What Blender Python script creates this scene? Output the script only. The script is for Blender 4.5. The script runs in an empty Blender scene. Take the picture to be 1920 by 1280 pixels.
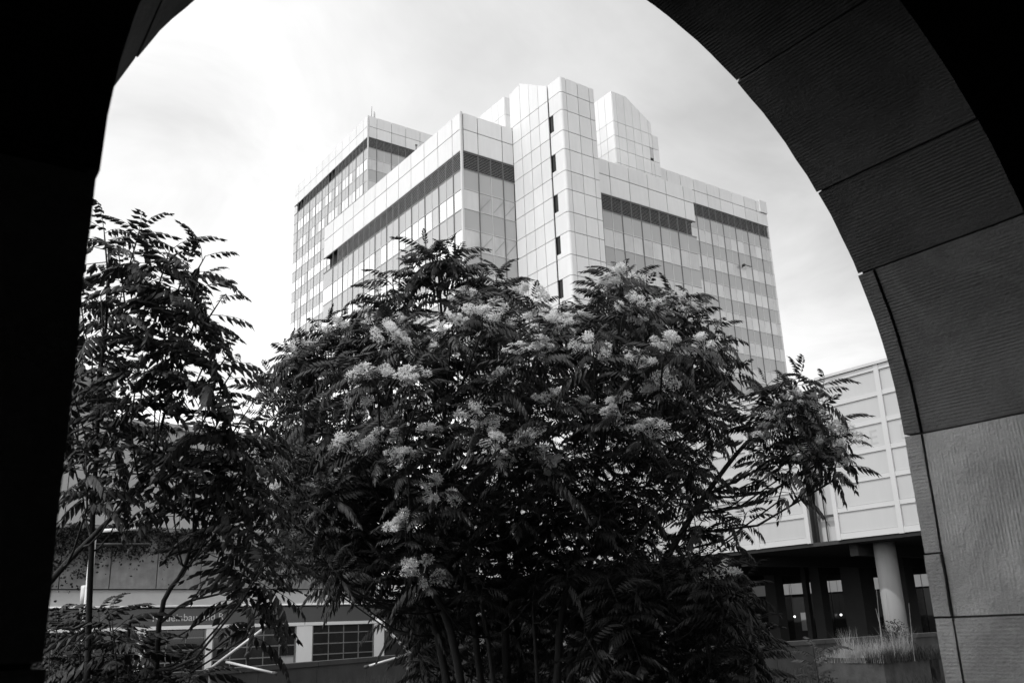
import bpy, math, random
import numpy as np
from math import sin, cos, pi, radians as R_
from mathutils import Vector, Matrix, Euler, noise
random.seed(7); rng = np.random.default_rng(7)
S = bpy.context.scene; COL = S.collection

# ------------------------------------------------------------------ camera
F_PX, PITCH, ROLL, YAW = 1721.0, R_(17.284), R_(-2.246), R_(36.0)
EYE = Vector((0, 0, 1.6))
FW = Vector((sin(YAW)*cos(PITCH), cos(YAW)*cos(PITCH), sin(PITCH)))
RT = Vector((cos(YAW), -sin(YAW), 0)); UP = RT.cross(FW)
cr, sr = cos(ROLL), sin(ROLL)
cam = bpy.data.objects.new('camera', bpy.data.cameras.new('camera')); COL.objects.link(cam)
rr = RT*cr + UP*sr; uu = UP*cr - RT*sr
M = Matrix((rr, uu, -FW)).transposed().to_4x4(); M.translation = EYE
cam.matrix_world = M
cam.data.sensor_width = 36; cam.data.lens = F_PX/1920*36
cam.data.clip_end = 3000; cam.data.clip_start = 0.05
cam.data.dof.use_dof = True; cam.data.dof.focus_distance = 22; cam.data.dof.aperture_fstop = 6.3
S.camera = cam
def spot(px, py, d):            # a point d metres ahead along the line of sight through a photo position
    X, Y = px-960, py-640
    xi = cr*X + sr*Y; yi = -sr*X + cr*Y
    return EYE + (FW + RT*(xi/F_PX) - UP*(yi/F_PX))*d

# ------------------------------------------------------------------ light
SUN_AZ, SUN_EL = R_(-94), R_(57)
sd = Vector((sin(SUN_AZ)*cos(SUN_EL), cos(SUN_AZ)*cos(SUN_EL), sin(SUN_EL)))
sun = bpy.data.objects.new('sun', bpy.data.lights.new('sun', 'SUN')); COL.objects.link(sun)
sun.data.energy = 2.1; sun.data.angle = R_(1.0); sun.data.color = (1, 1, 1)
sun.rotation_euler = sd.to_track_quat('Z', 'Y').to_euler()
W = bpy.data.worlds.new('World'); S.world = W; W.use_nodes = True
nt = W.node_tree; nt.nodes.clear()
def N(nt, t, **k):
    n = nt.nodes.new(t)
    for a, b in k.items():
        if a == 'ins':
            for i, v in b.items(): n.inputs[i].default_value = v
        else: setattr(n, a, b)
    return n
def math_n(nt, op, a, b=None, c=None, clamp=False):
    n = nt.nodes.new('ShaderNodeMath'); n.operation = op; n.use_clamp = clamp
    for i, v in enumerate((a, b, c)):
        if v is None: continue
        if isinstance(v, (int, float)): n.inputs[i].default_value = v
        else: nt.links.new(v, n.inputs[i])
    return n.outputs[0]
tc = N(nt, 'ShaderNodeTexCoord'); LK = nt.links.new
sky = N(nt, 'ShaderNodeTexSky', sky_type='NISHITA', sun_disc=False)
sky.sun_elevation = SUN_EL; sky.sun_rotation = SUN_AZ
bw = N(nt, 'ShaderNodeRGBToBW'); LK(sky.outputs[0], bw.inputs[0])
nish = math_n(nt, 'MULTIPLY', bw.outputs[0], 0.10)
dot = N(nt, 'ShaderNodeVectorMath', operation='DOT_PRODUCT'); LK(tc.outputs['Generated'], dot.inputs[0])
dot.inputs[1].default_value = (sin(SUN_AZ), cos(SUN_AZ), 0)
sep = N(nt, 'ShaderNodeSeparateXYZ'); LK(tc.outputs['Generated'], sep.inputs[0])
glow = math_n(nt, 'MULTIPLY_ADD', dot.outputs['Value'], 0.53, 1.035)
# cloud layer laid out on a flat ceiling
zc = math_n(nt, 'ADD', math_n(nt, 'MAXIMUM', sep.outputs[2], 0.0), 0.22)
dv = N(nt, 'ShaderNodeCombineXYZ')
LK(math_n(nt, 'DIVIDE', sep.outputs[0], zc), dv.inputs[0]); LK(math_n(nt, 'DIVIDE', sep.outputs[1], zc), dv.inputs[1])
dv.inputs[2].default_value = 11.2
n1 = N(nt, 'ShaderNodeTexNoise', ins={'Scale': 1.05, 'Detail': 6.0, 'Roughness': 0.5}); LK(dv.outputs[0], n1.inputs['Vector'])
n2 = N(nt, 'ShaderNodeTexNoise', ins={'Scale': 2.3, 'Detail': 7.0, 'Roughness': 0.58, 'Distortion': 0.6}); LK(dv.outputs[0], n2.inputs['Vector'])
c1 = math_n(nt, 'MULTIPLY_ADD', n1.outputs[0], 1.3, 0.36)
c2 = math_n(nt, 'MULTIPLY_ADD', n2.outputs[0], 0.8, 0.60)
cl = math_n(nt, 'MULTIPLY', math_n(nt, 'MULTIPLY', glow, c1), c2)
low = N(nt, 'ShaderNodeMapRange', ins={1: 0.20, 2: 0.50, 3: 1.75, 4: 1.0}); LK(sep.outputs[2], low.inputs[0])
cl = math_n(nt, 'MULTIPLY', cl, low.outputs[0])
mx = math_n(nt, 'ADD', math_n(nt, 'MULTIPLY', cl, 0.88), math_n(nt, 'MULTIPLY', nish, 0.12))
bg = N(nt, 'ShaderNodeBackground'); LK(mx, bg.inputs[0]); bg.inputs[1].default_value = 1.0
wo = N(nt, 'ShaderNodeOutputWorld'); LK(bg.outputs[0], wo.inputs[0])
vs = S.view_settings; vs.view_transform = 'Standard'; vs.look = 'None'; vs.gamma = 1; vs.use_curve_mapping = False
vs.exposure = 0.05
S.cycles.max_bounces = 7; S.cycles.diffuse_bounces = 4; S.cycles.glossy_bounces = 3; S.cycles.transparent_max_bounces = 4

# ------------------------------------------------------------------ materials
MATS = {}
def mat(name, v=0.3, rough=0.7, metal=0.0, spec=0.4, var=0.12, vscale=1.5, bump=0.0, bscale=20.0, stretch=(1, 1, 1),
        streak=0.0, emis=0.0, transl=0.0, objvar=0.0, fine=0.0, pits=0):
    m = bpy.data.materials.new(name); m.use_nodes = True; t = m.node_tree; t.nodes.clear(); L = t.links.new
    out = t.nodes.new('ShaderNodeOutputMaterial'); p = t.nodes.new('ShaderNodeBsdfPrincipled')
    p.inputs['Roughness'].default_value = rough; p.inputs['Metallic'].default_value = metal
    p.inputs['Specular IOR Level'].default_value = spec
    geo = t.nodes.new('ShaderNodeNewGeometry')
    def noise_at(scale, st=(1, 1, 1), detail=5.0, rgh=0.55):
        mp = t.nodes.new('ShaderNodeMapping'); mp.inputs['Scale'].default_value = st; L(geo.outputs['Position'], mp.inputs['Vector'])
        n = t.nodes.new('ShaderNodeTexNoise'); n.inputs['Scale'].default_value = scale; n.inputs['Detail'].default_value = detail
        n.inputs['Roughness'].default_value = rgh; L(mp.outputs[0], n.inputs['Vector']); return n.outputs[0]
    val = math_n(t, 'MULTIPLY_ADD', noise_at(vscale), 2*var, 1-var)
    if streak:
        val = math_n(t, 'MULTIPLY', val, math_n(t, 'MULTIPLY_ADD', noise_at(3.0, (1, 1, 0.12)), 2*streak, 1-streak))
    if fine:
        val = math_n(t, 'MULTIPLY', val, math_n(t, 'MULTIPLY_ADD', noise_at(bscale, stretch), 2*fine, 1-fine))
    if objvar:
        oi = t.nodes.new('ShaderNodeObjectInfo')
        val = math_n(t, 'MULTIPLY', val, math_n(t, 'MULTIPLY_ADD', oi.outputs['Random'], 2*objvar, 1-objvar))
    val = math_n(t, 'MULTIPLY', val, v)
    cmb = t.nodes.new('ShaderNodeCombineColor')
    for i in range(3): L(val, cmb.inputs[i])
    L(cmb.outputs[0], p.inputs['Base Color'])
    if bump:
        b = t.nodes.new('ShaderNodeBump'); b.inputs['Strength'].default_value = bump; b.inputs['Distance'].default_value = 0.02
        hgt = noise_at(bscale, stretch)
        if pits:
            hgt = math_n(t, 'ADD', math_n(t, 'MULTIPLY', hgt, 0.75), math_n(t, 'MULTIPLY', noise_at(38, (1, 1, 1), 8, 0.7), 0.30))
            hgt = math_n(t, 'ADD', hgt, math_n(t, 'MULTIPLY', noise_at(5, (1, 1, 1), 3), 0.9))
        L(hgt, b.inputs['Height']); L(b.outputs[0], p.inputs['Normal'])
    if emis:
        L(cmb.outputs[0], p.inputs['Emission Color']); p.inputs['Emission Strength'].default_value = emis
    if transl:
        tr = t.nodes.new('ShaderNodeBsdfTranslucent'); L(cmb.outputs[0], tr.inputs[0])
        mxn = t.nodes.new('ShaderNodeMixShader'); mxn.inputs[0].default_value = transl
        L(p.outputs[0], mxn.inputs[1]); L(tr.outputs[0], mxn.inputs[2]); L(mxn.outputs[0], out.inputs[0])
    else: L(p.outputs[0], out.inputs[0])
    MATS[name] = m; return m
mat('white_panel', 0.69, 0.5, var=0.07, vscale=0.35, objvar=0.045, streak=0.08)
mat('white_panel_old', 0.68, 0.5, var=0.09, vscale=0.4, objvar=0.05, streak=0.10)
mat('joint', 0.06, 0.9)
mat('core', 0.025, 0.9)
mat('spandrel', 0.41, 0.25, metal=0.0, spec=0.6, var=0.05, vscale=0.3, objvar=0.05)
mat('vision_glass', 0.88, 0.06, metal=0.85, var=0.05, vscale=0.4, objvar=0.10)
mat('blind_glass', 0.60, 0.15, metal=0.0, spec=0.9, var=0.06, vscale=0.5, objvar=0.08, streak=0.1)
mat('dull_glass', 0.49, 0.15, metal=0.4, spec=0.8, var=0.16, vscale=0.8, objvar=0.10, streak=0.15)  # mainly for the shaded faces; their weaker sky reflection is in the colour
mat('mullion_light', 0.55, 0.35, metal=0.5, var=0.05)
mat('mullion_dark', 0.16, 0.4, metal=0.4, var=0.05)
mat('louvre', 0.42, 0.5, metal=0.0, var=0.05)
mat('louvre_rear', 0.30, 0.6, var=0.2, vscale=2.0, streak=0.2)
mat('black_hole', 0.01, 0.9)
mat('low_panel', 0.42, 0.6, var=0.05, vscale=0.6, streak=0.06, objvar=0.03)
mat('low_frame', 0.48, 0.55, var=0.05, vscale=0.6)
mat('ghost_letter', 0.375, 0.7)
mat('concrete', 0.20, 0.85, var=0.5, vscale=2.2, streak=0.35, bump=0.3, bscale=12)
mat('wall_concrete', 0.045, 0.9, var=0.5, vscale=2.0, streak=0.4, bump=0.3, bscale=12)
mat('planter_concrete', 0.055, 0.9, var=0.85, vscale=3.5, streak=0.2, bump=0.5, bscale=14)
mat('concrete_pale', 0.36, 0.8, var=0.12, vscale=0.5, streak=0.12)
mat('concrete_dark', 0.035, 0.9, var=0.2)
mat('sign_board', 0.09, 0.5, var=0.08)
mat('sign_letter', 0.5, 0.5, var=0.03)
mat('white_paint', 0.75, 0.5, var=0.05, streak=0.05)
mat('dark_glass', 0.02, 0.08, spec=0.7, var=0.2)
mat('steel_frame', 0.20, 0.5, metal=0.3)
mat('galv_tube', 0.5, 0.4, metal=0.2, var=0.15, vscale=6)
mat('dark_steel', 0.05, 0.6)
def stone(name, v, way, gro=0.55, sp=0.017):
    m = bpy.data.materials.new(name); m.use_nodes = True; t = m.node_tree; t.nodes.clear(); L = t.links.new; MATS[name] = m
    out = t.nodes.new('ShaderNodeOutputMaterial'); p = t.nodes.new('ShaderNodeBsdfPrincipled'); L(p.outputs[0], out.inputs[0])
    p.inputs['Roughness'].default_value = .92; p.inputs['Specular IOR Level'].default_value = .12
    geo = t.nodes.new('ShaderNodeNewGeometry'); sx = t.nodes.new('ShaderNodeSeparateXYZ'); L(geo.outputs['Position'], sx.inputs[0])
    dx = math_n(t, 'SUBTRACT', sx.outputs[0], 2.327); dz = math_n(t, 'MAXIMUM', math_n(t, 'SUBTRACT', sx.outputs[2], 2.46), 0.0)
    arc = math_n(t, 'MULTIPLY', math_n(t, 'ARCTAN2', dz, dx), 2.03)
    arc = math_n(t, 'ADD', arc, math_n(t, 'MINIMUM', math_n(t, 'SUBTRACT', sx.outputs[2], 2.46), 0.0))   # runs round the soffit, down the jamb
    def nz(vec, scale, detail=4, rg=.55, dist=0):
        n = t.nodes.new('ShaderNodeTexNoise'); n.inputs['Scale'].default_value = scale; n.inputs['Detail'].default_value = detail
        n.inputs['Roughness'].default_value = rg; n.inputs['Distortion'].default_value = dist; L(vec, n.inputs['Vector']); return n.outputs[0]
    P = geo.outputs['Position']
    u = arc if way == 'arc' else sx.outputs[1]; w = sx.outputs[1] if way == 'arc' else sx.outputs[2]
    cv = t.nodes.new('ShaderNodeCombineXYZ'); L(math_n(t, 'MULTIPLY', u, 1.0), cv.inputs[0]); L(math_n(t, 'MULTIPLY', w, 0.16), cv.inputs[1])
    warp = nz(cv.outputs[0], 16, 3)
    gr = math_n(t, 'SINE', math_n(t, 'ADD', math_n(t, 'MULTIPLY', u, 6.2832/sp), math_n(t, 'MULTIPLY', warp, 5.0)))
    streak = nz(cv.outputs[0], 60, 3)
    wear = N(t, 'ShaderNodeMapRange', ins={1: .38, 2: .62, 3: .15, 4: 1.0}); L(nz(P, 3.2, 6, .6, .5), wear.inputs[0])
    pits = nz(P, 55, 8, .7); lump = nz(P, 7, 4)
    h = math_n(t, 'MULTIPLY', math_n(t, 'MULTIPLY', gr, wear.outputs[0]), gro*.5)
    h = math_n(t, 'ADD', h, math_n(t, 'MULTIPLY', streak, .55)); h = math_n(t, 'ADD', h, math_n(t, 'MULTIPLY', pits, 1.5)); h = math_n(t, 'ADD', h, math_n(t, 'MULTIPLY', lump, 1.6))
    b = t.nodes.new('ShaderNodeBump'); b.inputs['Strength'].default_value = .8; b.inputs['Distance'].default_value = .010
    L(h, b.inputs['Height']); L(b.outputs[0], p.inputs['Normal'])
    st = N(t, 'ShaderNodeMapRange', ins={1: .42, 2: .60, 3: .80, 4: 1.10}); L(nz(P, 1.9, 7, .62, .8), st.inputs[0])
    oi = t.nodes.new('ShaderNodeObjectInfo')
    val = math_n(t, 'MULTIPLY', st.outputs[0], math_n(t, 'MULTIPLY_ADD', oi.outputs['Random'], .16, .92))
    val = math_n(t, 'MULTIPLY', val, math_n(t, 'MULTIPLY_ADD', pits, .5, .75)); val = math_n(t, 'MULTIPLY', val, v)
    c = t.nodes.new('ShaderNodeCombineColor')
    for k in range(3): L(val, c.inputs[k])
    L(c.outputs[0], p.inputs['Base Color'])
stone('stone_flat', 0.086, 'arc', .5); stone('stone_mid', 0.150, 'arc', .42); stone('stone_pale', 0.40, 'arc', .24); stone('stone_upright', 0.45, 'up', .24)  # voussoirs darker than jambs: part of the soffit's shade put into the colour
mat('column_concrete', 0.24, 0.8, var=0.12, vscale=0.9, streak=0.2)
mat('mortar', 0.05, 0.95, bump=0.4, bscale=60)
mat('vault_dark', 0.10, 0.95)
mat('ground', 0.022, 0.95, var=0.4, vscale=1.2, bump=0.6, bscale=14)
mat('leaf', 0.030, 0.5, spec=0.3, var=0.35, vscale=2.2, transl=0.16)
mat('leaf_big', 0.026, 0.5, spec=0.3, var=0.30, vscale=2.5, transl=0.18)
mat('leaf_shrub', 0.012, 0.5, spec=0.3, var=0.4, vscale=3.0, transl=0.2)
mat('blossom', 0.85, 0.7, spec=0.2, var=0.2, vscale=6.0, transl=0.3)
mat('bark', 0.022, 0.85, var=0.3, vscale=6, bump=0.4, bscale=40, stretch=(1, 1, 0.2))
mat('dry_grass', 0.30, 0.7, var=0.35, vscale=5, transl=0.3)
mat('green_grass', 0.035, 0.7, var=0.35, vscale=5, transl=0.3)
mat('lamp_glow', 0.9, 0.5, emis=2.2)

# ------------------------------------------------------------------ helpers
def link(o): COL.objects.link(o); return o
def tag(o, label=None, cat=None, group=None, kind=None):
    if label: o['label'] = label
    if cat: o['category'] = cat
    if group: o['group'] = group
    if kind: o['kind'] = kind
    return o
def thing(name, label, cat, loc=(0, 0, 0), rz=0.0, group=None):
    o = link(bpy.data.objects.new(name, None)); o.location = loc; o.rotation_euler = (0, 0, rz); o.empty_display_size = 0.3
    return tag(o, label, cat, group)
class MB:
    def __init__(s): s.v = []; s.f = []
    def add(s, vs, fs):
        b = len(s.v); s.v += [tuple(p) for p in vs]; s.f += [tuple(i+b for i in f) for f in fs]; return s
    def box(s, x0, x1, y0, y1, z0, z1):
        vs = [(x, y, z) for z in (z0, z1) for x, y in ((x0, y0), (x1, y0), (x1, y1), (x0, y1))]
        return s.add(vs, [(3, 2, 1, 0), (4, 5, 6, 7), (0, 1, 5, 4), (1, 2, 6, 5), (2, 3, 7, 6), (3, 0, 4, 7)])
    def prism(s, pts, d):          # polygon pts (3D) swept by vector d
        n = len(pts); d = Vector(d); a = [Vector(p) for p in pts]
        vs = a + [p+d for p in a]
        fs = [tuple(range(n-1, -1, -1)), tuple(range(n, 2*n))] + [(i, (i+1) % n, n+(i+1) % n, n+i) for i in range(n)]
        return s.add(vs, fs)
    def tube(s, pts, rad, seg=7, cap=True):
        pts = [Vector(p) for p in pts]; n = len(pts)
        if not hasattr(rad, '__len__'): rad = [rad]*n
        vs = []; fs = []; ref = Vector((0.31, 0.17, 0.93))
        for i, p in enumerate(pts):
            t = (pts[min(i+1, n-1)]-pts[max(i-1, 0)]).normalized()
            a = t.cross(ref)
            if a.length < 0.1: a = t.cross(Vector((1, 0, 0)))
            a.normalize(); b = t.cross(a)
            vs += [p + (a*cos(2*pi*k/seg)+b*sin(2*pi*k/seg))*rad[i] for k in range(seg)]
        for i in range(n-1):
            fs += [(i*seg+k, i*seg+(k+1) % seg, (i+1)*seg+(k+1) % seg, (i+1)*seg+k) for k in range(seg)]
        if cap: fs += [tuple(range(seg-1, -1, -1)), tuple(range((n-1)*seg, n*seg))]
        return s.add(vs, fs)
    def mesh(s, name, m, smooth=False):
        me = bpy.data.meshes.new(name); me.from_pydata(s.v, [], s.f); me.materials.append(MATS[m])
        if smooth: me.polygons.foreach_set('use_smooth', [True]*len(me.polygons))
        return me
    def build(s, name, m, parent=None, smooth=False, world=True, **k):
        o = link(bpy.data.objects.new(name, s.mesh(name, m, smooth)))
        if parent is not None: attach(o, parent, world)
        return tag(o, **k)
def pinv(parent):
    return (Matrix.Translation(parent.location) @ parent.rotation_euler.to_matrix().to_4x4()).inverted()
def attach(o, parent, world=True):
    """geometry given in world coordinates when world is True, else in the parent's own frame"""
    o.parent = parent
    if world:
        Mi = pinv(parent); o.data.transform(Mi)
CACHE = {}
def piece(parent, name, cx, cy, cz, sx, sy, sz, m, tilt=0.0, **k):
    """one box-shaped piece; alike pieces share mesh data; centre in the parent's unrotated frame offset by its location"""
    key = (round(sx, 3), round(sy, 3), round(sz, 3), m)
    if key not in CACHE:
        CACHE[key] = MB().box(-sx/2, sx/2, -sy/2, sy/2, -sz/2, sz/2).mesh(name, m)
    o = link(bpy.data.objects.new(name, CACHE[key])); o.parent = parent
    o.location = (cx, cy, cz) if parent.get('_local') else (cx-parent.location.x, cy-parent.location.y, cz-parent.location.z)
    if tilt: o.rotation_euler = (random.gauss(0, tilt)*0.5, 0, random.gauss(0, tilt))
    return tag(o, **k)
def face_piece(parent, name, ax, pos, h0, h1, z0, z1, m, gap=0.04, depth=0.05, tilt=0.0, **k):
    """piece on a facade: ax 'y' faces -Y at y=pos spanning x h0..h1; ax 'x' faces -X at x=pos spanning y h0..h1"""
    w = h1-h0-gap; h = z1-z0-gap; c = (h0+h1)/2; z = (z0+z1)/2
    if ax == 'y': return piece(parent, name, c, pos+depth/2, z, w, depth, h, m, tilt, **k)
    return piece(parent, name, pos+depth/2, c, z, depth, w, h, m, tilt, **k)
def bars(mb, ax, pos, hs, zs, h0, h1, z0, z1, w=0.05, d=0.10, wz=None):
    wz = wz or w
    for h in hs:
        if ax == 'y': mb.box(h-w/2, h+w/2, pos, pos+d, z0, z1)
        else: mb.box(pos, pos+d, h-w/2, h+w/2, z0, z1)
    for z in zs:
        if ax == 'y': mb.box(h0, h1, pos+0.004, pos+d-0.004, z-wz/2, z+wz/2)
        else: mb.box(pos+0.004, pos+d-0.004, h0, h1, z-wz/2, z+wz/2)
def louvres(parent, ax, pos, hs, z0, z1, m, n=10, skip=()):
    back = MB(); sl = MB()
    for a, b in zip(hs[:-1], hs[1:]):
        if any(s0 < (a+b)/2 < s1 for s0, s1 in skip): continue
        for i in range(n):
            z = z0 + (i+0.5)*(z1-z0)/n; t = (z1-z0)/n*0.30
            if ax == 'y': sl.prism([(a+.03, pos, z-t), (a+.03, pos+.10, z+t*.6), (a+.03, pos+.10, z+t), (a+.03, pos, z-t*.5)], (b-a-.06, 0, 0))
            else: sl.prism([(pos, b-.03, z-t), (pos+.10, b-.03, z+t*.6), (pos+.10, b-.03, z+t), (pos, b-.03, z-t*.5)], (0, -(b-a-.06), 0))
    sl.build('louvre_slats', m, parent, kind='stuff')
    fr = MB(); bars(fr, ax, pos-.02, hs[1:-1], [z0-.03, z1+.02], hs[0], hs[-1], z0, z1, .06, .12); fr.build('louvre_frame', 'mullion_dark', parent)
    return sl
rows = lambda top, n, p=1.775: [top-i*p for i in range(n+1)]

# ------------------------------------------------------------------ ground
g = MB(); A = [(-60, -40), (60, -40), (60, 18.4), (17.3, 18.4), (17.3, 28.1), (-12, 12), (-60, 12)]
n_ = 36
gv = [(x, y, 0.0) for x, y in A]
g.add(gv, [tuple(range(len(A)))])
g.build('ground', 'ground', kind='structure')
y_ = MB(); y_.add([(-1500, -1500, -1.2), (1500, -1500, -1.2), (1500, 1500, -1.2), (-1500, 1500, -1.2)], [(0, 1, 2, 3)])
y_.build('yard', 'ground', kind='structure')

# ------------------------------------------------------------------ front office tower (near corner, stair column, right wing)
T1 = thing('office_tower', 'nearest and lowest office tower, white panelled with a rounded stair column out in front', 'building', (42, 60, -1.2))
ZR = rows(37.8, 19)                      # row edges under the louvre band
b = MB(); b.box(37.2, 64.5, 57.2, 84.0, -1.2, 37.9); b.box(37.2, 64.5, 57.2, 84.0, 39.5, 43.0)
b.box(37.5, 64.2, 57.5, 83.7, 37.85, 39.55)
b.build('core', 'core', T1)
MB().box(37.05, 64.6, 57.1, 84.1, 43.0, 43.08).build('roof', 'white_panel_old', T1)
# parapet cladding, each sheet its own piece
def parapet(T, ax, pos, hs, zs, m='white_panel'):
    for a, c in zip(hs[:-1], hs[1:]):
        for z0, z1 in zip(zs[:-1], zs[1:]): face_piece(T, 'cladding_panel', ax, pos, a, c, z0, z1, m, 0.07, 0.08)
parapet(T1, 'y', 57.0, [37.22, 38.68, 41.18, 42.34], [39.5, 41.5, 43.1])
parapet(T1, 'y', 57.0, [46.0, 48.55, 51.0, 53.45, 55.9, 58.35, 60.8, 63.26, 64.62], [39.5, 41.5, 43.1])
LV = [57.16] + [58.4+2.35*i for i in range(11)] + [84.2]
parapet(T1, 'x', 37.0, LV, [39.5, 41.5, 43.1])
MB().box(36.96, 37.14, 56.96, 57.14, 4.0, 43.12).build('corner_post', 'mullion_light', T1)
louvres(T1, 'y', 57.02, [37.2, 38.68, 39.93, 41.18, 42.34], 37.85, 39.45, 'louvre', 11)
louvres(T1, 'y', 57.02, [46.1, 52.2, 53.45, 54.67, 55.9, 57.12, 58.35, 59.57, 60.8, 62.03, 63.26, 64.6], 37.85, 39.45, 'louvre', 11)
HL = []
for i in range(len(LV)-1): HL += [LV[i], (LV[i]+LV[i+1])/2] if i > 0 and i < 11 else [LV[i]]
HL += [84.2]
louvres(T1, 'x', 37.02, HL, 37.85, 39.45, 'louvre', 11, skip=[(80.7, 83.2)])
def curtain(T, ax, pos, hs, zs, sp, vis, stuff_from=None, pale=0.0, dull=0.0, first='spandrel', w=0.05):
    stuff = {}
    for j, (z1, z0) in enumerate(zip(zs[:-1], zs[1:])):
        isv = (j % 2 == 1) if first == 'spandrel' else (j % 2 == 0)
        run = random.random() < 0.5
        for i, (a, c) in enumerate(zip(hs[:-1], hs[1:])):
            if isv:
                r = random.random(); m = 'blind_glass' if r < pale else ('dull_glass' if r < pale+dull else vis)
                nm = 'window_pane'
            else: m = sp; nm = 'spandrel_panel'
            if stuff_from is not None and j >= stuff_from:
                mb = stuff.setdefault((nm, m), MB())
                if ax == 'y': mb.box(a+.03, c-.03, pos+.06, pos+.1, z0+.03, z1-.03)
                else: mb.box(pos+.06, pos+.1, a+.03, c-.03, z0+.03, z1-.03)
            else: face_piece(T, nm, ax, pos+.06, a, c, z0, z1, m, 0.05, 0.04, tilt=0.004 if isv else 0.001)
    for (nm, m), mb in stuff.items(): mb.build(nm, m, T, kind='stuff')
    lt, dk = MB(), MB()
    bars(dk, ax, pos-0.01, hs[1:-1:2], [], hs[0], hs[-1], zs[-1], zs[0]+0.0, w*1.4, 0.09)
    bars(lt, ax, pos+0.01, hs[2:-1:2], zs, hs[0], hs[-1], zs[-1], zs[0], w, 0.07)
    dk.build('mullion', 'mullion_dark', T, kind='stuff'); lt.build('mullion', 'mullion_light', T, kind='stuff')
curtain(T1, 'y', 57.0, [37.16, 38.68, 39.93, 41.18, 42.34], ZR, 'spandrel', 'dull_glass', 11, 0.1, 0.0)
curtain(T1, 'y', 57.0, [46.0, 48.5, 51.0, 52.2, 53.45, 54.67, 55.9, 57.12, 58.35, 59.57, 60.8, 62.03, 63.26, 64.6], ZR, 'spandrel', 'dull_glass', 13, 0.18, 0.0)
curtain(T1, 'x', 37.0, HL, ZR, 'spandrel', 'vision_glass', 10, 0.0, 0.12)
for x0, x1, k in ((38.8, 39.8, 1), (40.1, 41.05, -1), (41.3, 42.25, 1)):
    for zt in (36.0, 32.45):                   # dark bars standing in for faint diagonal reflections in the panes
        MB().prism([(x0, 57.045, zt-1.5), (x1, 57.045, zt-0.35), (x1, 57.045, zt-0.28), (x0, 57.045, zt-1.43)], (0, .012, 0)).build('reflection_bar', 'mullion_dark', T1)
MB().tube([(37.06, 64.6, 43.1), (37.06, 64.6, 43.5)], 0.05).tube([(37.06, 64.6, 43.5), (37.06, 64.5, 43.62)], 0.11).build('beacon', 'mullion_dark', T1)
# stair column
JZ = [43.19, 41.54, 39.64, 37.98, 36.05, 34.40, 32.46, 30.79, 28.86, 27.16, 25.3, 23.6, 21.7, 20.0, 18.1, 16.4, 14.5, 12.8, 10.9, 9.2, 7.3, 5.6]
b = MB(); b.box(42.42, 45.85, 50.35, 51.7, -1.2, 44.5); b.box(42.42, 45.85, 51.99, 57.3, -1.2, 44.4); b.box(42.62, 45.85, 51.6, 52.0, -1.2, 44.0)
b.build('stair_core', 'core', T1)
GR = 51.80                                    # groove between corner piece and side face
def corner_panel(T, x0, y0, wx, wy, z0, z1, m, notch=False):
    """an L-shaped sheet wrapped round the near corner, corner rounded"""
    z0 += .025; z1 -= .025; r = 0.22; t = 0.08
    def prof(off, rr_):
        P = [(x0+off, y0+wy-0.02)]
        for k in range(13):
            a = pi + k*(pi/2)/12
            P.append((x0+r+rr_*cos(a), y0+r+rr_*sin(a)))
        P.append((x0+wx-0.02, y0+off)); return P
    o = prof(0, r); i = prof(t, r-t)
    poly = o + i[::-1]; mb = MB(); n = len(o); nn = len(poly)
    vs = [(x, y, z0) for x, y in poly] + [(x, y, z1) for x, y in poly]
    fs = [(k, (k+1) % nn, nn+(k+1) % nn, nn+k) for k in range(nn)]
    fs += [(nn+k, nn+k+1, nn+nn-2-k, nn+nn-1-k) for k in range(n-1)]
    fs += [(nn-1-k, nn-2-k, k+1, k) for k in range(n-1)]
    mb.add(vs, fs); o_ = mb.build('corner_panel', m, T)
    return o_
zz = [44.6] + JZ
for z1, z0 in zip(zz[:-1], zz[1:]):
    win = any(abs(z1-q) < 0.05 for q in (41.54, 37.98, 34.40, 30.79, 27.16, 23.6, 20.0))
    if win:
        corner_panel(T1, 42.34, 50.2, 0.60, 1.12, z0, z1, 'white_panel')
        face_piece(T1, 'window_pane', 'x', 42.44, 51.32, GR-.02, z1-1.5, z1-0.04, 'dark_glass', 0.03, 0.04)
        face_piece(T1, 'cladding_panel', 'x', 42.34, 51.30, GR, z0, z1-1.5, 'white_panel', 0.03, 0.08)
    else: corner_panel(T1, 42.34, 50.2, 0.60, GR-50.2, z0, z1 - (0 if z1 < 44 else 0), 'white_panel')
    for a, c in ((42.94, 44.18), (44.18, 45.43), (45.43, 45.98)):
        face_piece(T1, 'cladding_panel', 'y', 50.2, a, c, z0, z1, 'white_panel', 0.055, 0.08)
VM = [51.95, 53.2, 54.46, 55.73, 57.0]
for z1, z0 in zip(JZ[:-1], JZ[1:]):
    for a, c in zip(VM[:-1], VM[1:]): face_piece(T1, 'cladding_panel', 'x', 42.34, a, c, z0, z1, 'white_panel', 0.055, 0.08)
def topz(v): return 46.85-(55.6-v)*(46.85-44.6)/(55.6-51.95) if v < 55.6 else 46.85-(v-55.6)*0.15
VT = [51.95, 53.2, 54.46, 55.73, 57.25]
for a, c in zip(VT[:-1], VT[1:]):
    a2, c2 = a+.02, c-.02
    pts = [(42.34, a2, 43.22), (42.34, c2, 43.22), (42.34, c2, topz(c2))]
    if a2 < 55.6 < c2: pts.append((42.34, 55.6, 46.85))
    pts.append((42.34, a2, topz(a2)))
    MB().prism(pts[::-1], (0.08, 0, 0)).build('cladding_panel', 'white_panel', T1)
MB().prism([(42.44, 51.97, 43.1), (42.44, 57.25, 43.1), (42.44, 57.25, 46.58), (42.44, 55.6, 46.78), (42.44, 51.97, 44.55)][::-1], (3.4, 0, 0)).build('stair_head', 'white_panel_old', T1)
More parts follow.
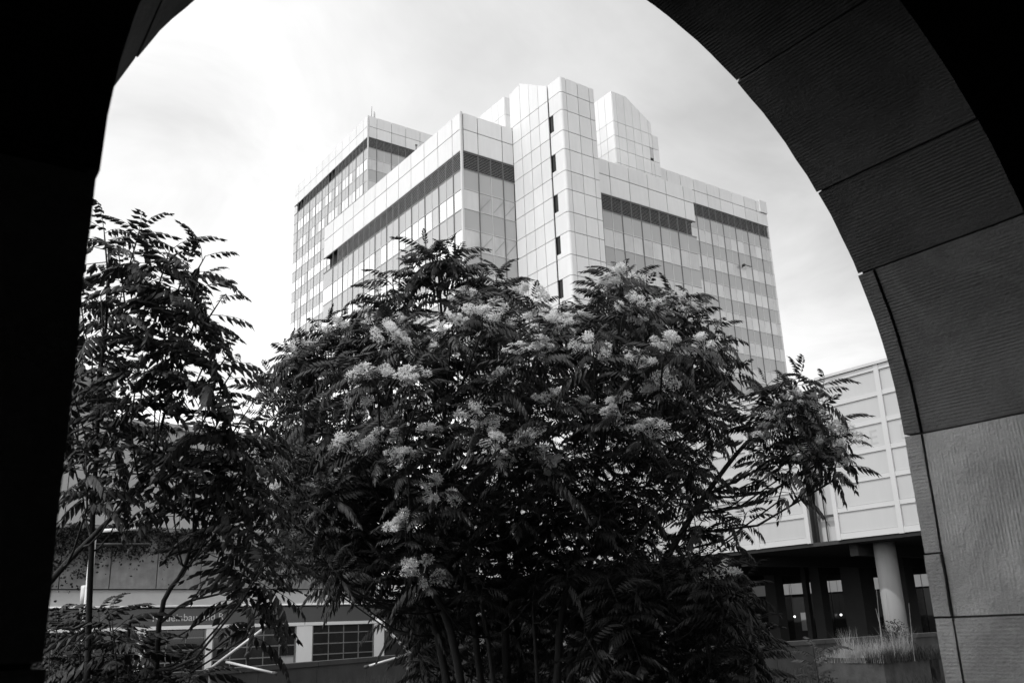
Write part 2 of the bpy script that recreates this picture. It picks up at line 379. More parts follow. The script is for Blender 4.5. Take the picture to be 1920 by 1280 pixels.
MB().box(45.86, 45.96, 50.3, 57.0, -1.2, 44.55).build('side_panel', 'white_panel_old', T1)

# ------------------------------------------------------------------ rear high tower (right)
T2 = thing('office_tower', 'pale office tower behind to the right, with a narrow stair turret above', 'building', (80, 85, -1.2))
b = MB(); b.box(66.6, 98.1, 73.95, 96, -1.2, 56.7); b.box(66.5, 73.3, 69.5, 74.2, -1.2, 57.6)
b.box(52.7, 60, 72.2, 90, -1.2, 57.5); b.build('core', 'core', T2)
UR = [73.7, 76.62, 79.07, 81.52, 83.97, 86.42, 88.87, 91.32, 93.77, 96.22, 98.35]
parapet(T2, 'y', 73.75, UR, [53.35, 55.2, 56.9], 'white_panel_old')
MB().box(96.9, 98.35, 73.6, 73.74, 55.25, 57.05).build('cladding_panel', 'white_panel_old', T2, label='greyer panel standing proud at the far right top corner')
MB().box(98.1, 98.4, 73.8, 96, -1.2, 56.9).build('end_wall', 'white_panel_old', T2)
HR = [82.75+1.2255*i for i in range(13)] + [98.35]
louvres(T2, 'y', 73.77, HR, 51.62, 53.3, 'louvre_rear', 9)
ZR2 = rows(51.6, 22, 1.78)
curtain(T2, 'y', 73.75, HR, ZR2, 'spandrel', 'dull_glass', 15, 0.35, 0.0, w=0.06)
MB().box(91.6, 93.0, 73.2, 73.26, 46.05, 46.16).tube([(91.7, 73.25, 46.1), (91.55, 73.7, 45.85)], 0.06).box(91.5, 91.8, 73.2, 73.6, 46.0, 46.25).build('wall_bracket', 'dark_steel', T2)
# stair turret
JP = [57.72, 55.85, 54.15, 52.3, 50.4, 48.7, 46.8]
px_ = [66.33, 66.95, 68.2, 69.43, 70.66, 71.9, 72.45, 73.45]
def topr(u): return 61.7 if u < 68.6 else 61.7-(u-68.6)*0.62
for a, c in zip(px_[:-1], px_[1:]):
    a2, c2 = a+.02, c-.02; zt = (topr(a2), topr(c2)) if c < 72.5 else (57.8, 57.8)
    if c < 72.5:
        pts = [(a2, 69.35, 57.75), (c2, 69.35, 57.75), (c2, 69.35, zt[1])]
        if a2 < 68.6 < c2: pts.append((68.6, 69.35, 61.7))
        pts.append((a2, 69.35, zt[0]))
        MB().prism(pts, (0, 0.08, 0)).build('cladding_panel', 'white_panel_old', T2)
    for z1, z0 in zip(JP[:-1], JP[1:]):
        if 71.8 < a < 72.0 and z1 in (55.85,): 
            face_piece(T2, 'window_pane', 'y', 69.4, a, c, z0+.35, z1, 'dull_glass', 0.04, 0.05); continue
        face_piece(T2, 'cladding_panel', 'y', 69.35, a, c, z0, z1, 'white_panel_old', 0.05, 0.08)
MB().prism([(66.35, 69.45, 57.6), (72.42, 69.45, 57.6), (72.42, 69.45, 59.2), (68.6, 69.45, 61.6), (66.35, 69.45, 61.6)], (0, 3.6, 0)).build('stair_head', 'white_panel_old', T2)
for a, c in ((69.38, 70.6), (70.6, 71.8), (71.8, 73.0)):
    zt = 61.72
    for z1, z0 in zip([zt]+JP[:-1], JP): face_piece(T2, 'cladding_panel', 'x', 66.27, a, c, z0, z1, 'white_panel', 0.05, 0.08)
# second turret seen left of the near column
for a, c in ((72.0, 73.2), (73.2, 74.4), (74.4, 75.6), (75.6, 76.8), (76.8, 78.0), (78.0, 79.2), (79.2, 80.4)):
    for z1, z0 in ((57.75, 55.55), (55.55, 53.7), (53.7, 51.8)): face_piece(T2, 'cladding_panel', 'x', 52.5, a, c, z0, z1, 'white_panel', 0.05, 0.08)
for a, c in ((52.55, 53.4), (53.4, 54.6), (54.6, 56)):
    for z1, z0 in ((57.75, 55.55), (55.55, 53.7), (53.7, 51.8)): face_piece(T2, 'cladding_panel', 'y', 71.95, a, c, z0, z1, 'white_panel_old', 0.05, 0.08)
MB().box(52.6, 60, 72.1, 90, 57.5, 57.8).build('roof', 'white_panel_old', T2)

# ------------------------------------------------------------------ far left tower
T3 = thing('office_tower', 'farthest office tower, to the left behind the near corner, two thin aerials on its roof', 'building', (68, 123, -1.2))
b = MB(); b.box(55.0, 80, 110.0, 137.3, -1.2, 70.2); b.box(55.2, 80, 110.2, 137.2, 70.2, 72.1); b.box(55.0, 80, 110.0, 137.3, 72.1, 75.4)
b.build('core', 'core', T3)
V3 = [110.0] + [111.25+2.46*i for i in range(11)] + [137.5]
parapet(T3, 'x', 54.77, V3, [72.0, 73.8, 75.6])
U3 = [54.95, 56.28, 58.73, 61.2, 63.7, 66.15, 68.6, 71.1]
parapet(T3, 'y', 109.8, U3, [72.0, 73.8, 75.6], 'white_panel_old')
MB().box(54.77, 54.93, 109.8, 109.96, -1.2, 75.6).build('corner_post', 'mullion_light', T3)
H3 = [V3[0]]
for a, c in zip(V3[:-1], V3[1:]): H3 += [(a+c)/2, c] if c-a > 2 else [c]
louvres(T3, 'x', 54.8, H3, 70.35, 71.95, 'louvre_rear', 8, skip=[(133.2, 135.8), (121.0, 123.6)])
H3u = [54.95, 56.28, 57.5, 58.73, 59.95, 61.2, 62.4, 63.7, 65, 66.15, 67.4, 68.6, 69.8, 71.1]
louvres(T3, 'y', 109.83, H3u, 70.35, 71.95, 'louvre_rear', 8)
ZR3 = rows(70.3, 36, 1.78)
curtain(T3, 'x', 54.77, H3, ZR3, 'spandrel', 'vision_glass', 0, 0.05, 0.2, w=0.07)
curtain(T3, 'y', 109.8, H3u, ZR3[:20], 'spandrel', 'dull_glass', 0, 0.1, 0, w=0.07)
for dx, h in ((0.75, 2.1), (1.15, 1.4), (1.3, 1.2)):
    MB().tube([(54.9+dx, 110.4, 75.4), (54.9+dx+0.02*h, 110.4, 75.6+h)], [0.05, 0.03], 5).build('aerial', 'dark_steel', T3)

# ------------------------------------------------------------------ low panelled building on columns (right)
LB = thing('low_building', 'low wing of large framed panels raised on round columns at the right', 'building', (34, 20, -1.2))
X0 = 34.0; ZL = [4.75, 5.80, 6.93, 8.05, 9.18, 10.30, 11.36]
VR = [9.3, 12.25, 15.2, 18.15, 21.1, 24.10]; VLs = [25.42+2.92*i for i in range(11)]
b = MB(); b.box(34.14, 52, 9.3, 24.15, 4.6, 11.4); b.box(34.14, 52, 25.4, 57, 4.6, 11.4); b.box(34.75, 52, 24.1, 25.5, 4.6, 11.4)
b.build('core', 'concrete_dark', LB)
fr = MB()
for VV in (VR, VLs):
    for a, c in zip(VV[:-1], VV[1:]):
        for z0, z1 in zip(ZL[:-1], ZL[1:]):
            face_piece(LB, 'facade_panel', 'x', X0+.06, a+.1, c-.1, z0+.09, z1-.09, 'low_panel', 0.03, 0.06)
    for z in ZL[1:-1]: fr.box(X0+.01, X0+.13, VV[0]+.2, VV[-1]-.2, z-.10, z+.09)
    for v in VV[1:-1]: fr.box(X0-.02, X0+.13, v-.11, v+.11, 4.58, 11.5)
    fr.box(X0-.02, X0+.13, VV[0], VV[0]+.2, 4.58, 11.5); fr.box(X0-.02, X0+.13, VV[-1]-.2, VV[-1], 4.58, 11.5)
    fr.box(X0, X0+.13, VV[0]+.2, VV[-1]-.2, 4.60, 4.84); fr.box(X0, X0+.13, VV[0]+.2, VV[-1]-.2, 11.27, 11.48)
fr.build('facade_frame', 'low_frame', LB)
cp = MB()
for VV in (VR, VLs): cp.box(X0-.08, X0+.6, VV[0], VV[-1], 11.5, 11.62)
cp.build('coping', 'low_frame', LB)
rc = MB(); rc.box(34.55, 34.72, 24.12, 25.40, 4.58, 8.2); rc.build('recess_wall', 'low_panel', LB)
MB().box(34.45, 34.74, 24.12, 25.40, 8.2, 11.2).build('recess_dark_panel', 'dark_steel', LB)  # dark panel standing in for the slot's open, unlit upper part
MB().tube([(34.3, 25.25, 4.58), (34.3, 25.25, 11.3)], 0.075).build('drain_pipe', 'dark_steel', LB, smooth=True)
MB().tube([(34.42, 24.85, 4.58), (34.42, 24.85, 8.2)], 0.03).build('cable', 'dark_steel', LB)
MB().box(34.3, 34.4, 24.3, 25.2, 5.62, 5.72).box(34.3, 34.45, 24.2, 24.32, 5.55, 5.75).build('bracket', 'dark_steel', LB)
b = MB(); b.box(34.1, 52, 9.3, 57, 4.44, 4.6)
for v in (12, 18, 24, 30, 36, 42, 48, 54): b.box(34.9, 52, v-.2, v+.2, 3.95, 4.45)
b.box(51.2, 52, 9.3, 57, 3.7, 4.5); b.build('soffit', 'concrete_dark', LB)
def column(T, x, y, r, m, lab=None):
    MB().tube([(x, y, -1.2), (x, y, 4.45)], r, 28).build('column', m, T, smooth=True, label=lab)
column(LB, 35.75, 23.1, 0.44, 'column_concrete', 'pale round column catching the sun')
for v in (36.5, 45, 54): column(LB, 35.75, v, 0.44, 'column_concrete')
for x, y, w in ((45, 36.65, .38), (45, 34.4, .15), (45, 33.5, .32), (45, 31.0, .6), (45, 28.3, .4), (47, 41.0, .5), (46, 44.5, .5), (45, 25.4, .3)):
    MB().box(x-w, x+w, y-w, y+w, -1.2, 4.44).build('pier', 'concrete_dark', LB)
def text_mesh(name, s, size, m, parent, Mx, extrude=0.01, **k):
    cu = bpy.data.curves.new(name, 'FONT'); cu.body = s; cu.size = size; cu.extrude = extrude
    tmp = link(bpy.data.objects.new(name, cu)); bpy.context.view_layer.update()
    me = bpy.data.meshes.new_from_object(tmp.evaluated_get(bpy.context.evaluated_depsgraph_get()))
    bpy.data.objects.remove(tmp); me.materials.clear(); me.materials.append(MATS[m]); me.transform(Mx)
    o = link(bpy.data.objects.new(name, me)); attach(o, parent, True); return tag(o, **k)
def onX(x, y, z):      # lettering that faces -X: reads towards -Y
    return Matrix(((0, 0, -1, x), (-1, 0, 0, y), (0, 1, 0, z), (0, 0, 0, 1)))
text_mesh('letter', 'D', 0.86, 'ghost_letter', LB, onX(X0+.057, 22.62, 8.26), 0.004)
text_mesh('letter', 'E', 0.86, 'ghost_letter', LB, onX(X0+.057, 21.95, 8.26), 0.004)
text_mesh('letter', 'E', 0.86, 'ghost_letter', LB, onX(X0+.057, 20.55, 8.26), 0.004)

# ------------------------------------------------------------------ hall seen through under the low wing
HB = thing('hall_building', 'distant glazed hall front seen in the gloom beneath the raised wing', 'building', (62, 45, -1.2))
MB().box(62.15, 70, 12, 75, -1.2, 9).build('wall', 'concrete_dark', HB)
for i in range(22):
    v = 30+1.9*i
    face_piece(HB, 'facade_panel', 'x', 62.0, v, v+1.9, 3.25, 5.4, 'concrete_pale', 0.06, 0.1)
    m = 'concrete_pale' if i in (9, 11) else 'dark_glass'
    if i in (9,): 
        face_piece(HB, 'door_panel', 'x', 62.05, v+.5, v+1.2, 0.5, 1.9, m, 0.06, 0.08, label='pale door panel')
    else: face_piece(HB, 'door_panel', 'x', 62.05, v, v+1.9, -0.1, 3.2, 'dark_glass' if i % 3 else 'concrete_dark', 0.08, 0.08)
MB().box(61.9, 62.1, 51.3, 52.8, .2, 1.2).build('wall_panel', 'concrete_pale', HB)
for i, (v, lab) in enumerate(((51.26, 'small lit globe lamp under the raised wing, leftmost of the row of four'), (48.82, 'small lit globe lamp under the raised wing, second from left in the row'),
                (46.55, 'small lit globe lamp under the raised wing, third from left in the row'), (44.54, 'small lit globe lamp under the raised wing, rightmost of the row of four'))):
    t = thing('globe_lamp', lab, 'lamp', (58, v*58/62, 4.4), group='lamps under the raised wing')
    m = MB(); y = v*58/62
    vs, fs = [], []
    for a in range(7):
        th = pi*a/6
        vs += [(58+.085*sin(th)*cos(2*pi*k/10), y+.085*sin(th)*sin(2*pi*k/10), 1.6+.085*cos(th)) for k in range(10)]
    for a in range(6): fs += [(a*10+k, a*10+(k+1) % 10, (a+1)*10+(k+1) % 10, (a+1)*10+k) for k in range(10)]
    m.add(vs, fs).build('globe', 'lamp_glow', t, smooth=True)
    MB().tube([(58, y, 1.68), (58, y, 4.4)], 0.012, 5).build('cord', 'dark_steel', t)
    MB().tube([(58, y, 1.66), (58, y, 1.76)], [0.05, 0.03], 8).build('holder', 'dark_steel', t)
MB().box(50, 60, 30, 56, 4.4, 4.5).build('lamp_canopy', 'concrete_dark', HB)

# ------------------------------------------------------------------ workshop building on the left
WS = thing('workshop_building', 'low workshop building with lettered fascia over a row of glazed roller doors', 'building', (15.17, 56, 0), R_(8.7))
WS['_local'] = 1
def wp(name, x0, x1, y0, y1, z0, z1, m, **k):
    return piece(WS, name, (x0+x1)/2, (y0+y1)/2, (z0+z1)/2, x1-x0, y1-y0, z1-z0, m, **k)
def wb(mb, name, m, **k): return mb.build(name, m, WS, world=False, **k)
wb(MB().box(-24, 15.7, 1.0, 20, -1.2, 13.9), 'core', 'concrete_dark')
wb(MB().box(-24, 15.7, .2, .9, -1.2, 2.2), 'back_wall', 'dark_steel')
for i in range(17):
    x = -23.4+2.2*i + 0.4
    if x+2.2 > 15.8: break
    wp('wall_panel', x+.03, x+2.17, .85, 1.0, 8.0, 11.0, 'concrete_pale'); wp('wall_panel', x+.03, x+2.17, .85, 1.0, 11.05, 13.9, 'concrete_pale')
wb(MB().box(-24, 15.9, .6, 2, 13.9, 14.25), 'roof_edge', 'concrete_pale')
for i in range(15):
    x = -24.2+2.68*i
    if x+2.68 > 16: break
    wp('parapet_panel', x+.03, x+2.65, .55, .8, 4.5, 6.55, 'concrete'); wp('parapet_panel', x+.03, x+2.65, .6, .8, 6.6, 7.7, 'concrete')
wb(MB().box(-24, 15.8, .45, 1.1, 7.72, 7.92), 'ledge', 'concrete')
wb(MB().prism([(-24, 0, 3.55), (-24, .75, 4.35), (-24, .75, 4.45), (-24, 1.0, 4.45), (-24, 1.0, 3.5), (-24, 0, 3.5)][::-1], (39.7, 0, 0)), 'canopy', 'concrete_pale')
wb(MB().tube([(-24, -.08, 3.5), (15.7, -.08, 3.5)], 0.06, 6), 'gutter', 'white_paint')
wb(MB().box(-24, 15.7, 0, .15, 2.44, 3.38), 'fascia_board', 'sign_board')
wb(MB().box(-24, 15.75, -.05, .2, 2.22, 2.42), 'fascia_trim', 'white_paint')
Wm = Matrix.Translation(WS.location) @ Matrix.Rotation(R_(8.7), 4, 'Z')
text_mesh('lettering', 'Neueinbau und R', 0.58, 'sign_letter', WS, Wm @ Matrix.Translation((-.42, -.012, 2.68)) @ Matrix.Rotation(pi/2, 4, 'X') @ Matrix.Diagonal((1.07, 1, 1, 1)), 0.008)
for x0, x1 in ((-14.2, -13.2), (-7.6, -6.8), (-1.2, -0.7), (2.9, 3.3), (8.96, 10.09), (14.93, 15.73)):
    wp('pillar', x0, x1, -.02, .18, -1.2, 2.2, 'white_paint')
def roller(x0, x1, n, lab):
    z = [2.2, 1.73, 1.08, .43, -.22, -.87]; w = (x1-x0-.2)/n
    d = MB().box(x0, x0+.1, .02, .12, -1.2, 2.2).box(x1-.1, x1, .02, .12, -1.2, 2.2)
    for zq in z[1:]: d.box(x0+.1, x1-.1, .04, .1, zq-.035, zq+.035)
    for i in range(1, n): d.box(x0+.1+i*w-.025, x0+.1+i*w+.025, .03, .11, -1.2, 2.2)
    f = wb(d, 'roller_door', 'steel_frame', label=lab)
    for i in range(n):
        for a, c in zip(z[1:], z[:-1]):
            key = ('pane', round(w, 3), round(c-a, 3))
            pale = (i == n-1 and c < 0.5 and x1 > 8 and x1 < 9)
            me = MB().box(-w/2+.03, w/2-.03, -.01, .01, -(c-a)/2+.035, (c-a)/2-.035).mesh('pane', 'concrete_pale' if pale else 'dark_glass')
            o = link(bpy.data.objects.new('pane', me)); o.parent = f; o.location = (x0+.1+(i+.5)*w, .08, (a+c)/2)
roller(-6.8, -1.2, 5, None); roller(-.7, 2.9, 3, None); roller(3.3, 8.96, 5, 'glazed roller door with pale lower right pane'); roller(10.09, 14.93, 4, None)
roller(-13.2, -7.6, 5, None)
wb(MB().box(4.95, 5.9, .0, .02, 1.85, 2.08), 'door_plate', 'concrete_pale')
wb(MB().box(-14, -2.07, 4, 10, 13.9, 17.6), 'roof_room', 'concrete')

# ------------------------------------------------------------------ stone arcade with the arch we look through
AR = thing('stone_arcade', 'dark stone arcade whose round arch frames the whole view', 'building', (2.33, 2.2, 0))
YN, YF, CX, CZ, RAD, OUT = 1.733, 2.60, 2.327, 2.46, 2.03, 3.05
def jitter(mb, amt, sc):
    mb.v = [tuple(Vector(p) + noise.noise_vector(Vector(p)*sc)*amt) for p in mb.v]
def arc_block(name, a0, a1, y0, y1, m, dr=0.0, r1=OUT, seg=7, g_=0.010, taper=False, **k):
    mb = MB(); vs = []; ga = g_/RAD/2*2
    ny = 5
    for j in range(ny+1):
        y = y0 + (y1-y0)*j/ny
        for r in (RAD+(dr*j/ny if taper else dr), r1):
            for i in range(seg+1):
                a = a0+ga/2 + (a1-a0-ga)*i/seg; q = r
                vs.append((CX+q*cos(a), y, CZ+q*sin(a)))
    n = seg+1; fs = []; idx = lambda j, r, i: j*2*n+r*n+i
    for j in range(ny):
        for i in range(seg):
            fs.append((idx(j, 0, i), idx(j, 0, i+1), idx(j+1, 0, i+1), idx(j+1, 0, i)))
            fs.append((idx(j, 1, i), idx(j+1, 1, i), idx(j+1, 1, i+1), idx(j, 1, i+1)))
        fs.append((idx(j, 0, 0), idx(j+1, 0, 0), idx(j+1, 1, 0), idx(j, 1, 0)))
        fs.append((idx(j, 0, seg), idx(j, 1, seg), idx(j+1, 1, seg), idx(j+1, 0, seg)))
    for i in range(seg):
        fs.append((idx(0, 0, i), idx(0, 1, i), idx(0, 1, i+1), idx(0, 0, i+1)))
        fs.append((idx(ny, 0, i), idx(ny, 0, i+1), idx(ny, 1, i+1), idx(ny, 1, i)))
    mb.add(vs, fs); jitter(mb, 0.0035, 9.0)
    return mb.build(name, m, AR, **k)
def jamb_block(name, side, z0, z1, y0, y1, m, dr=0.0, w=OUT-RAD, **k):
    mb = MB(); xs = CX+side*(RAD+dr); xo = CX+side*(RAD+w); nz, ny = 8, 5; vs = []; fs = []
    z0 += .005; z1 -= .005
    for j in range(ny+1):
        for i in range(nz+1):
            vs.append((xs, y0+(y1-y0)*j/ny, z0+(z1-z0)*i/nz))
    b_ = len(vs)
    for j in range(ny):
        for i in range(nz): fs.append((j*(nz+1)+i, j*(nz+1)+i+1, (j+1)*(nz+1)+i+1, (j+1)*(nz+1)+i))
    vs += [(xo, y0, z0), (xo, y0, z1), (xo, y1, z1), (xo, y1, z0)]
    fs += [(b_, b_+1, b_+2, b_+3)]
    c00, c01, c10, c11 = 0, nz, ny*(nz+1), ny*(nz+1)+nz
    fs += [tuple([b_, b_+1]+list(range(nz, -1, -1))), tuple([b_+3, b_+2]+list(range(c11, c10-1, -1))),
           tuple([b_, b_+3]+[ (ny-j)*(nz+1) for j in range(ny+1)]), tuple([b_+1, b_+2]+[(ny-j)*(nz+1)+nz for j in range(ny+1)])]
    mb.add(vs, fs); jitter(mb, 0.0035, 9.0)
    return mb.build(name, m, AR, **k)
ST = 0.085                                     # depth of the thin outer facing stones
angs = [0, 24.8, 38.5, 59.2, 79, 101, 120.8, 141.5, 155.2, 180]
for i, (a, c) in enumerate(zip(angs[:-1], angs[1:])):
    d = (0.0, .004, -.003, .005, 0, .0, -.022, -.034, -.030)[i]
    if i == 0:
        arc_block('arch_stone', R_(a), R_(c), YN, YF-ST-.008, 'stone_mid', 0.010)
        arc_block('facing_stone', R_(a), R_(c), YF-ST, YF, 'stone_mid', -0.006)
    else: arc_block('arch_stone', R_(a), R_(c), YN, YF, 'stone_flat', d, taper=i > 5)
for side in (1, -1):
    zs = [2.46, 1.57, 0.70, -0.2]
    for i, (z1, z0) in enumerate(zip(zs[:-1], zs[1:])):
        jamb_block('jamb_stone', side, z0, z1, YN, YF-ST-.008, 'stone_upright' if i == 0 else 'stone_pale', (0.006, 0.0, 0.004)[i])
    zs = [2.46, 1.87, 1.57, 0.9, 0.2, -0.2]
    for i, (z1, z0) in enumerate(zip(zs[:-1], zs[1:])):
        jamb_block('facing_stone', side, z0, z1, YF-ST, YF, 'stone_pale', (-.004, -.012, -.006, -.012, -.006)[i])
# mortar behind the joints, wall round the arch, unseen gallery behind the camera, closed in to darken the near face
mb = MB(); sg = 48
for i in range(sg):
    a, c = pi*i/sg, pi*(i+1)/sg; q = [(CX+r*cos(t), YN+.015, CZ+r*sin(t)) for r, t in ((RAD+.02, a), (OUT+.05, a), (OUT+.05, c), (RAD+.02, c))]
    mb.prism(q, (0, YF-YN-.03, 0))
for s_ in (1, -1):
    x0, x1 = sorted((CX+s_*(RAD+.02), CX+s_*(OUT+.05))); mb.box(x0, x1, YN+.015, YF-.015, -.2, CZ)
mb.build('mortar', 'mortar', AR)
mb = MB(); R2 = OUT+.04
for i in range(24):
    a, c = pi*i/24, pi*(i+1)/24
    q = [(CX+R2*cos(a), YN+.01, CZ+R2*sin(a)), (CX+R2*cos(a), YN+.01, 6.6), (CX+R2*cos(c), YN+.01, 6.6), (CX+R2*cos(c), YN+.01, CZ+R2*sin(c))]
    mb.prism(q, (0, YF-YN-.02, 0))
mb.box(-6, CX-R2, YN+.01, YF-.01, -.2, 6.6).box(CX+R2, 12, YN+.01, YF-.01, -.2, 6.6)
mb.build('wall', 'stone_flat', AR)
mb = MB(); mb.box(-6, 12, -7, YN, 5.75, 6.5).box(-6.5, -6, -7, YF, -.2, 6.5).box(12, 12.5, -7, YF, -.2, 6.5).box(-6.5, 12.5, -7.5, -7, -.2, 6.5)
mb.box(-6, 12, -7, YN-.0, -.2, .012)
mb.build('gallery', 'vault_dark', AR)

# ------------------------------------------------------------------ retaining walls, planter
def wall_line(label, p0, p1, top, th, m, n, base=-1.2, cop=0.12):
    p0, p1 = Vector((*p0, 0)), Vector((*p1, 0)); d = p1-p0; L_ = d.length; rz = math.atan2(d.y, d.x)
    t = thing('retaining_wall', label, 'wall', (p0.x, p0.y, 0), rz)
    t['_local'] = 1
    for i in range(n):
        a, c = L_*i/n, L_*(i+1)/n
        piece(t, 'wall_section', (a+c)/2, 0, (top-cop+base)/2, c-a-.015, th, top-cop-base, m)
        piece(t, 'coping_stone', (a+c)/2, 0, top-cop/2, c-a-.02, th+.10, cop, m)
    MB().box(0, L_, -th/2+.02, th/2-.02, base, top-cop-.02).build('core', 'mortar', t, world=False)
    return t
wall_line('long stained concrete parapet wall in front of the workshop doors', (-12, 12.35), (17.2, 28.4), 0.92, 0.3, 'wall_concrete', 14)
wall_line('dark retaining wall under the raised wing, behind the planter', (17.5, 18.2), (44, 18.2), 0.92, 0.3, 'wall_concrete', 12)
PL = thing('planter', 'square weathered concrete planter overgrown with dry grass, under the raised wing', 'planter', (18.7, 13.1, 0))
c0 = Vector((18.05, 12.05, 0))
t = MB(); x0, x1, y0, y1, h = 18.05, 19.75, 12.1, 13.75, .70
t.box(x0, x1, y0, y0+.1, -.1, h).box(x0, x1, y1-.1, y1, -.1, h).box(x0, x0+.1, y0+.1, y1-.1, -.1, h).box(x1-.1, x1, y0+.1, y1-.1, -.1, h)
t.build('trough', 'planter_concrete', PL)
MB().box(x0+.1, x1-.1, y0+.1, y1-.1, -.1, h-.07).build('soil', 'ground', PL)
PL2 = thing('planter', 'dark shaded planter box standing to the right of the square overgrown one', 'planter', (20.8, 13, 0))
t = MB(); a0, a1 = 19.95, 21.9
t.box(a0, a1, 12.0, 12.1, -.1, .66).box(a0, a1, 13.5, 13.6, -.1, .66).box(a0, a0+.1, 12.1, 13.5, -.1, .66).box(a1-.1, a1, 12.1, 13.5, -.1, .66).box(a0+.1, a1-.1, 12.1, 13.5, -.1, .58)
t.build('trough', 'concrete_dark', PL2)

# ------------------------------------------------------------------ leaning tubes
def tubes(name, label, segs, group=None, cat='metal frame'):
    base = segs[0][0]; t = thing(name, label, cat, (base.x, base.y, 0), group=group)
    for a, c, r, m in segs:
        MB().tube([a, c], r, 10).build('tube', m, t, smooth=True)
        d = (c-a).normalized(); MB().tube([c-d*.07, c+d*.01], r*1.35, 10).build('sleeve', 'dark_steel', t, smooth=True)
    return t
D = 17
q = spot(395, 1252, D)
tubes('tube_brace', 'two pale forked tubes on a dark post before the left roller doors',
      [(q, spot(502, 1172, D), .027, 'galv_tube'), (spot(424, 1240, D), spot(518, 1262, D-.4), .023, 'galv_tube'), (Vector((q.x, q.y, 0)), q, .03, 'dark_steel')])
q = spot(765, 1226, D); q2 = spot(790, 1246, D)
tubes('tube_brace', 'two pale forked tubes crossing the rightmost white door pillar',
      [(q2, spot(693, 1146, D), .027, 'galv_tube'), (q, spot(684, 1250, D-.4), .023, 'galv_tube'), (Vector((q.x, q.y, 0)), q, .03, 'dark_steel')])
p = spot(176, 1000, 14); pb = Vector((p.x, p.y, 0)); 
t = thing('pipe_railing', 'upright white tube frame with level top bar beside the left stone jamb', 'metal frame', pb)
MB().tube([pb, p, spot(184, 995, 14.0), spot(266, 990, 14.6)], [.05, .045, .03, .022], 10).build('hoop', 'white_paint', t, smooth=True)
MB().tube([spot(160, 1098, 14), spot(156, 1150, 14)], .06, 10).build('sleeve', 'galv_tube', t, smooth=True)
MB().tube([spot(186, 1020, 14), spot(280, 1020, 14.6)], .02, 8).build('rail', 'dark_steel', t, smooth=True)
MB().tube([spot(170, 1020, 14), spot(190, 1020, 14)], .02, 8).build('rail', 'dark_steel', t, smooth=True)

# ------------------------------------------------------------------ compound leaves, panicles, trees
def leaf_mesh(seed, npair=11, L=0.55, droop=0.55, ll=0.135, lw=0.033, hang=0.55):
    r = random.Random(seed); V = []; F = []
    def rach(t): return Vector((L*t*(1-.18*t*t), 0, L*(.10*t - droop*.75*t*t)))
    prev = None
    for i in range(5):
        t = i/4; p = rach(t); w = .0045*(1-t*.7)
        b_ = len(V); V += [p+Vector((0, w, 0)), p+Vector((0, -w, 0)), p+Vector((0, 0, -w*1.5))]
        if prev is not None:
            for k in range(3): F.append((prev+k, prev+(k+1) % 3, b_+(k+1) % 3, b_+k))
        prev = b_
    def leaflet(p, d, nrm, l, w):
        d = d.normalized(); s = d.cross(nrm).normalized(); nn = s.cross(d).normalized(); b_ = len(V)
        fold = nn*(-w*.35); bend = -nn*l*.10
        V.extend([p, p+d*l*.42+s*w+fold, p+d*l*.5-nn*l*.02, p+d*l*.42-s*w+fold, p+d*l-nn*l*.16])
        F.extend([(b_, b_+1, b_+2), (b_, b_+2, b_+3), (b_+1, b_+4, b_+2), (b_+2, b_+4, b_+3)])
    for i in range(npair):
        t = .14+.84*i/(npair-1); p = rach(t); tan = (rach(min(t+.02, 1.02))-rach(t-.02)).normalized()
        sz = (1-.45*abs(t-.45)**1.3*1.6)*(1 if t < .85 else .8)
        for s_ in (1, -1):
            d = Vector((.45, s_*(1-hang*.45), -hang*(.8+.3*r.random()))) ; d = d + tan*.25 + Vector((r.gauss(0, .08), r.gauss(0, .08), r.gauss(0, .08)))
            nrm = Vector((0.2, s_*hang*.7, 1)); leaflet(p, d, nrm, ll*sz*(.9+.2*r.random()), lw*sz/1.9)
    leaflet(rach(1.0), Vector((.8, 0, -.8)), Vector((.6, 0, 1)), ll*.7, lw*.5)
    return [tuple(v) for v in V], F
LEAF = [leaf_mesh(1, 9, .56, .50, .165, .042, .75), leaf_mesh(2, 10, .62, .75, .17, .042, .95), leaf_mesh(3, 9, .54, .32, .16, .042, .6), leaf_mesh(4, 9, .60, .65, .175, .044, 1.15), leaf_mesh(5, 8, .44, .2, .14, .038, .55)]
LEAFB = [leaf_mesh(11, 7, .58, .40, .15, .056, .6), leaf_mesh(12, 8, .66, .70, .155, .058, .9), leaf_mesh(13, 6, .46, .28, .145, .056, .45), leaf_mesh(14, 8, .62, .85, .155, .056, 1.0)]
def leaf_data(lib, m, tagname):
    out = []
    for v, f in lib:
        me = bpy.data.meshes.new(tagname); me.from_pydata(v, [], f); me.materials.append(MATS[m]); out.append(me)
    return out
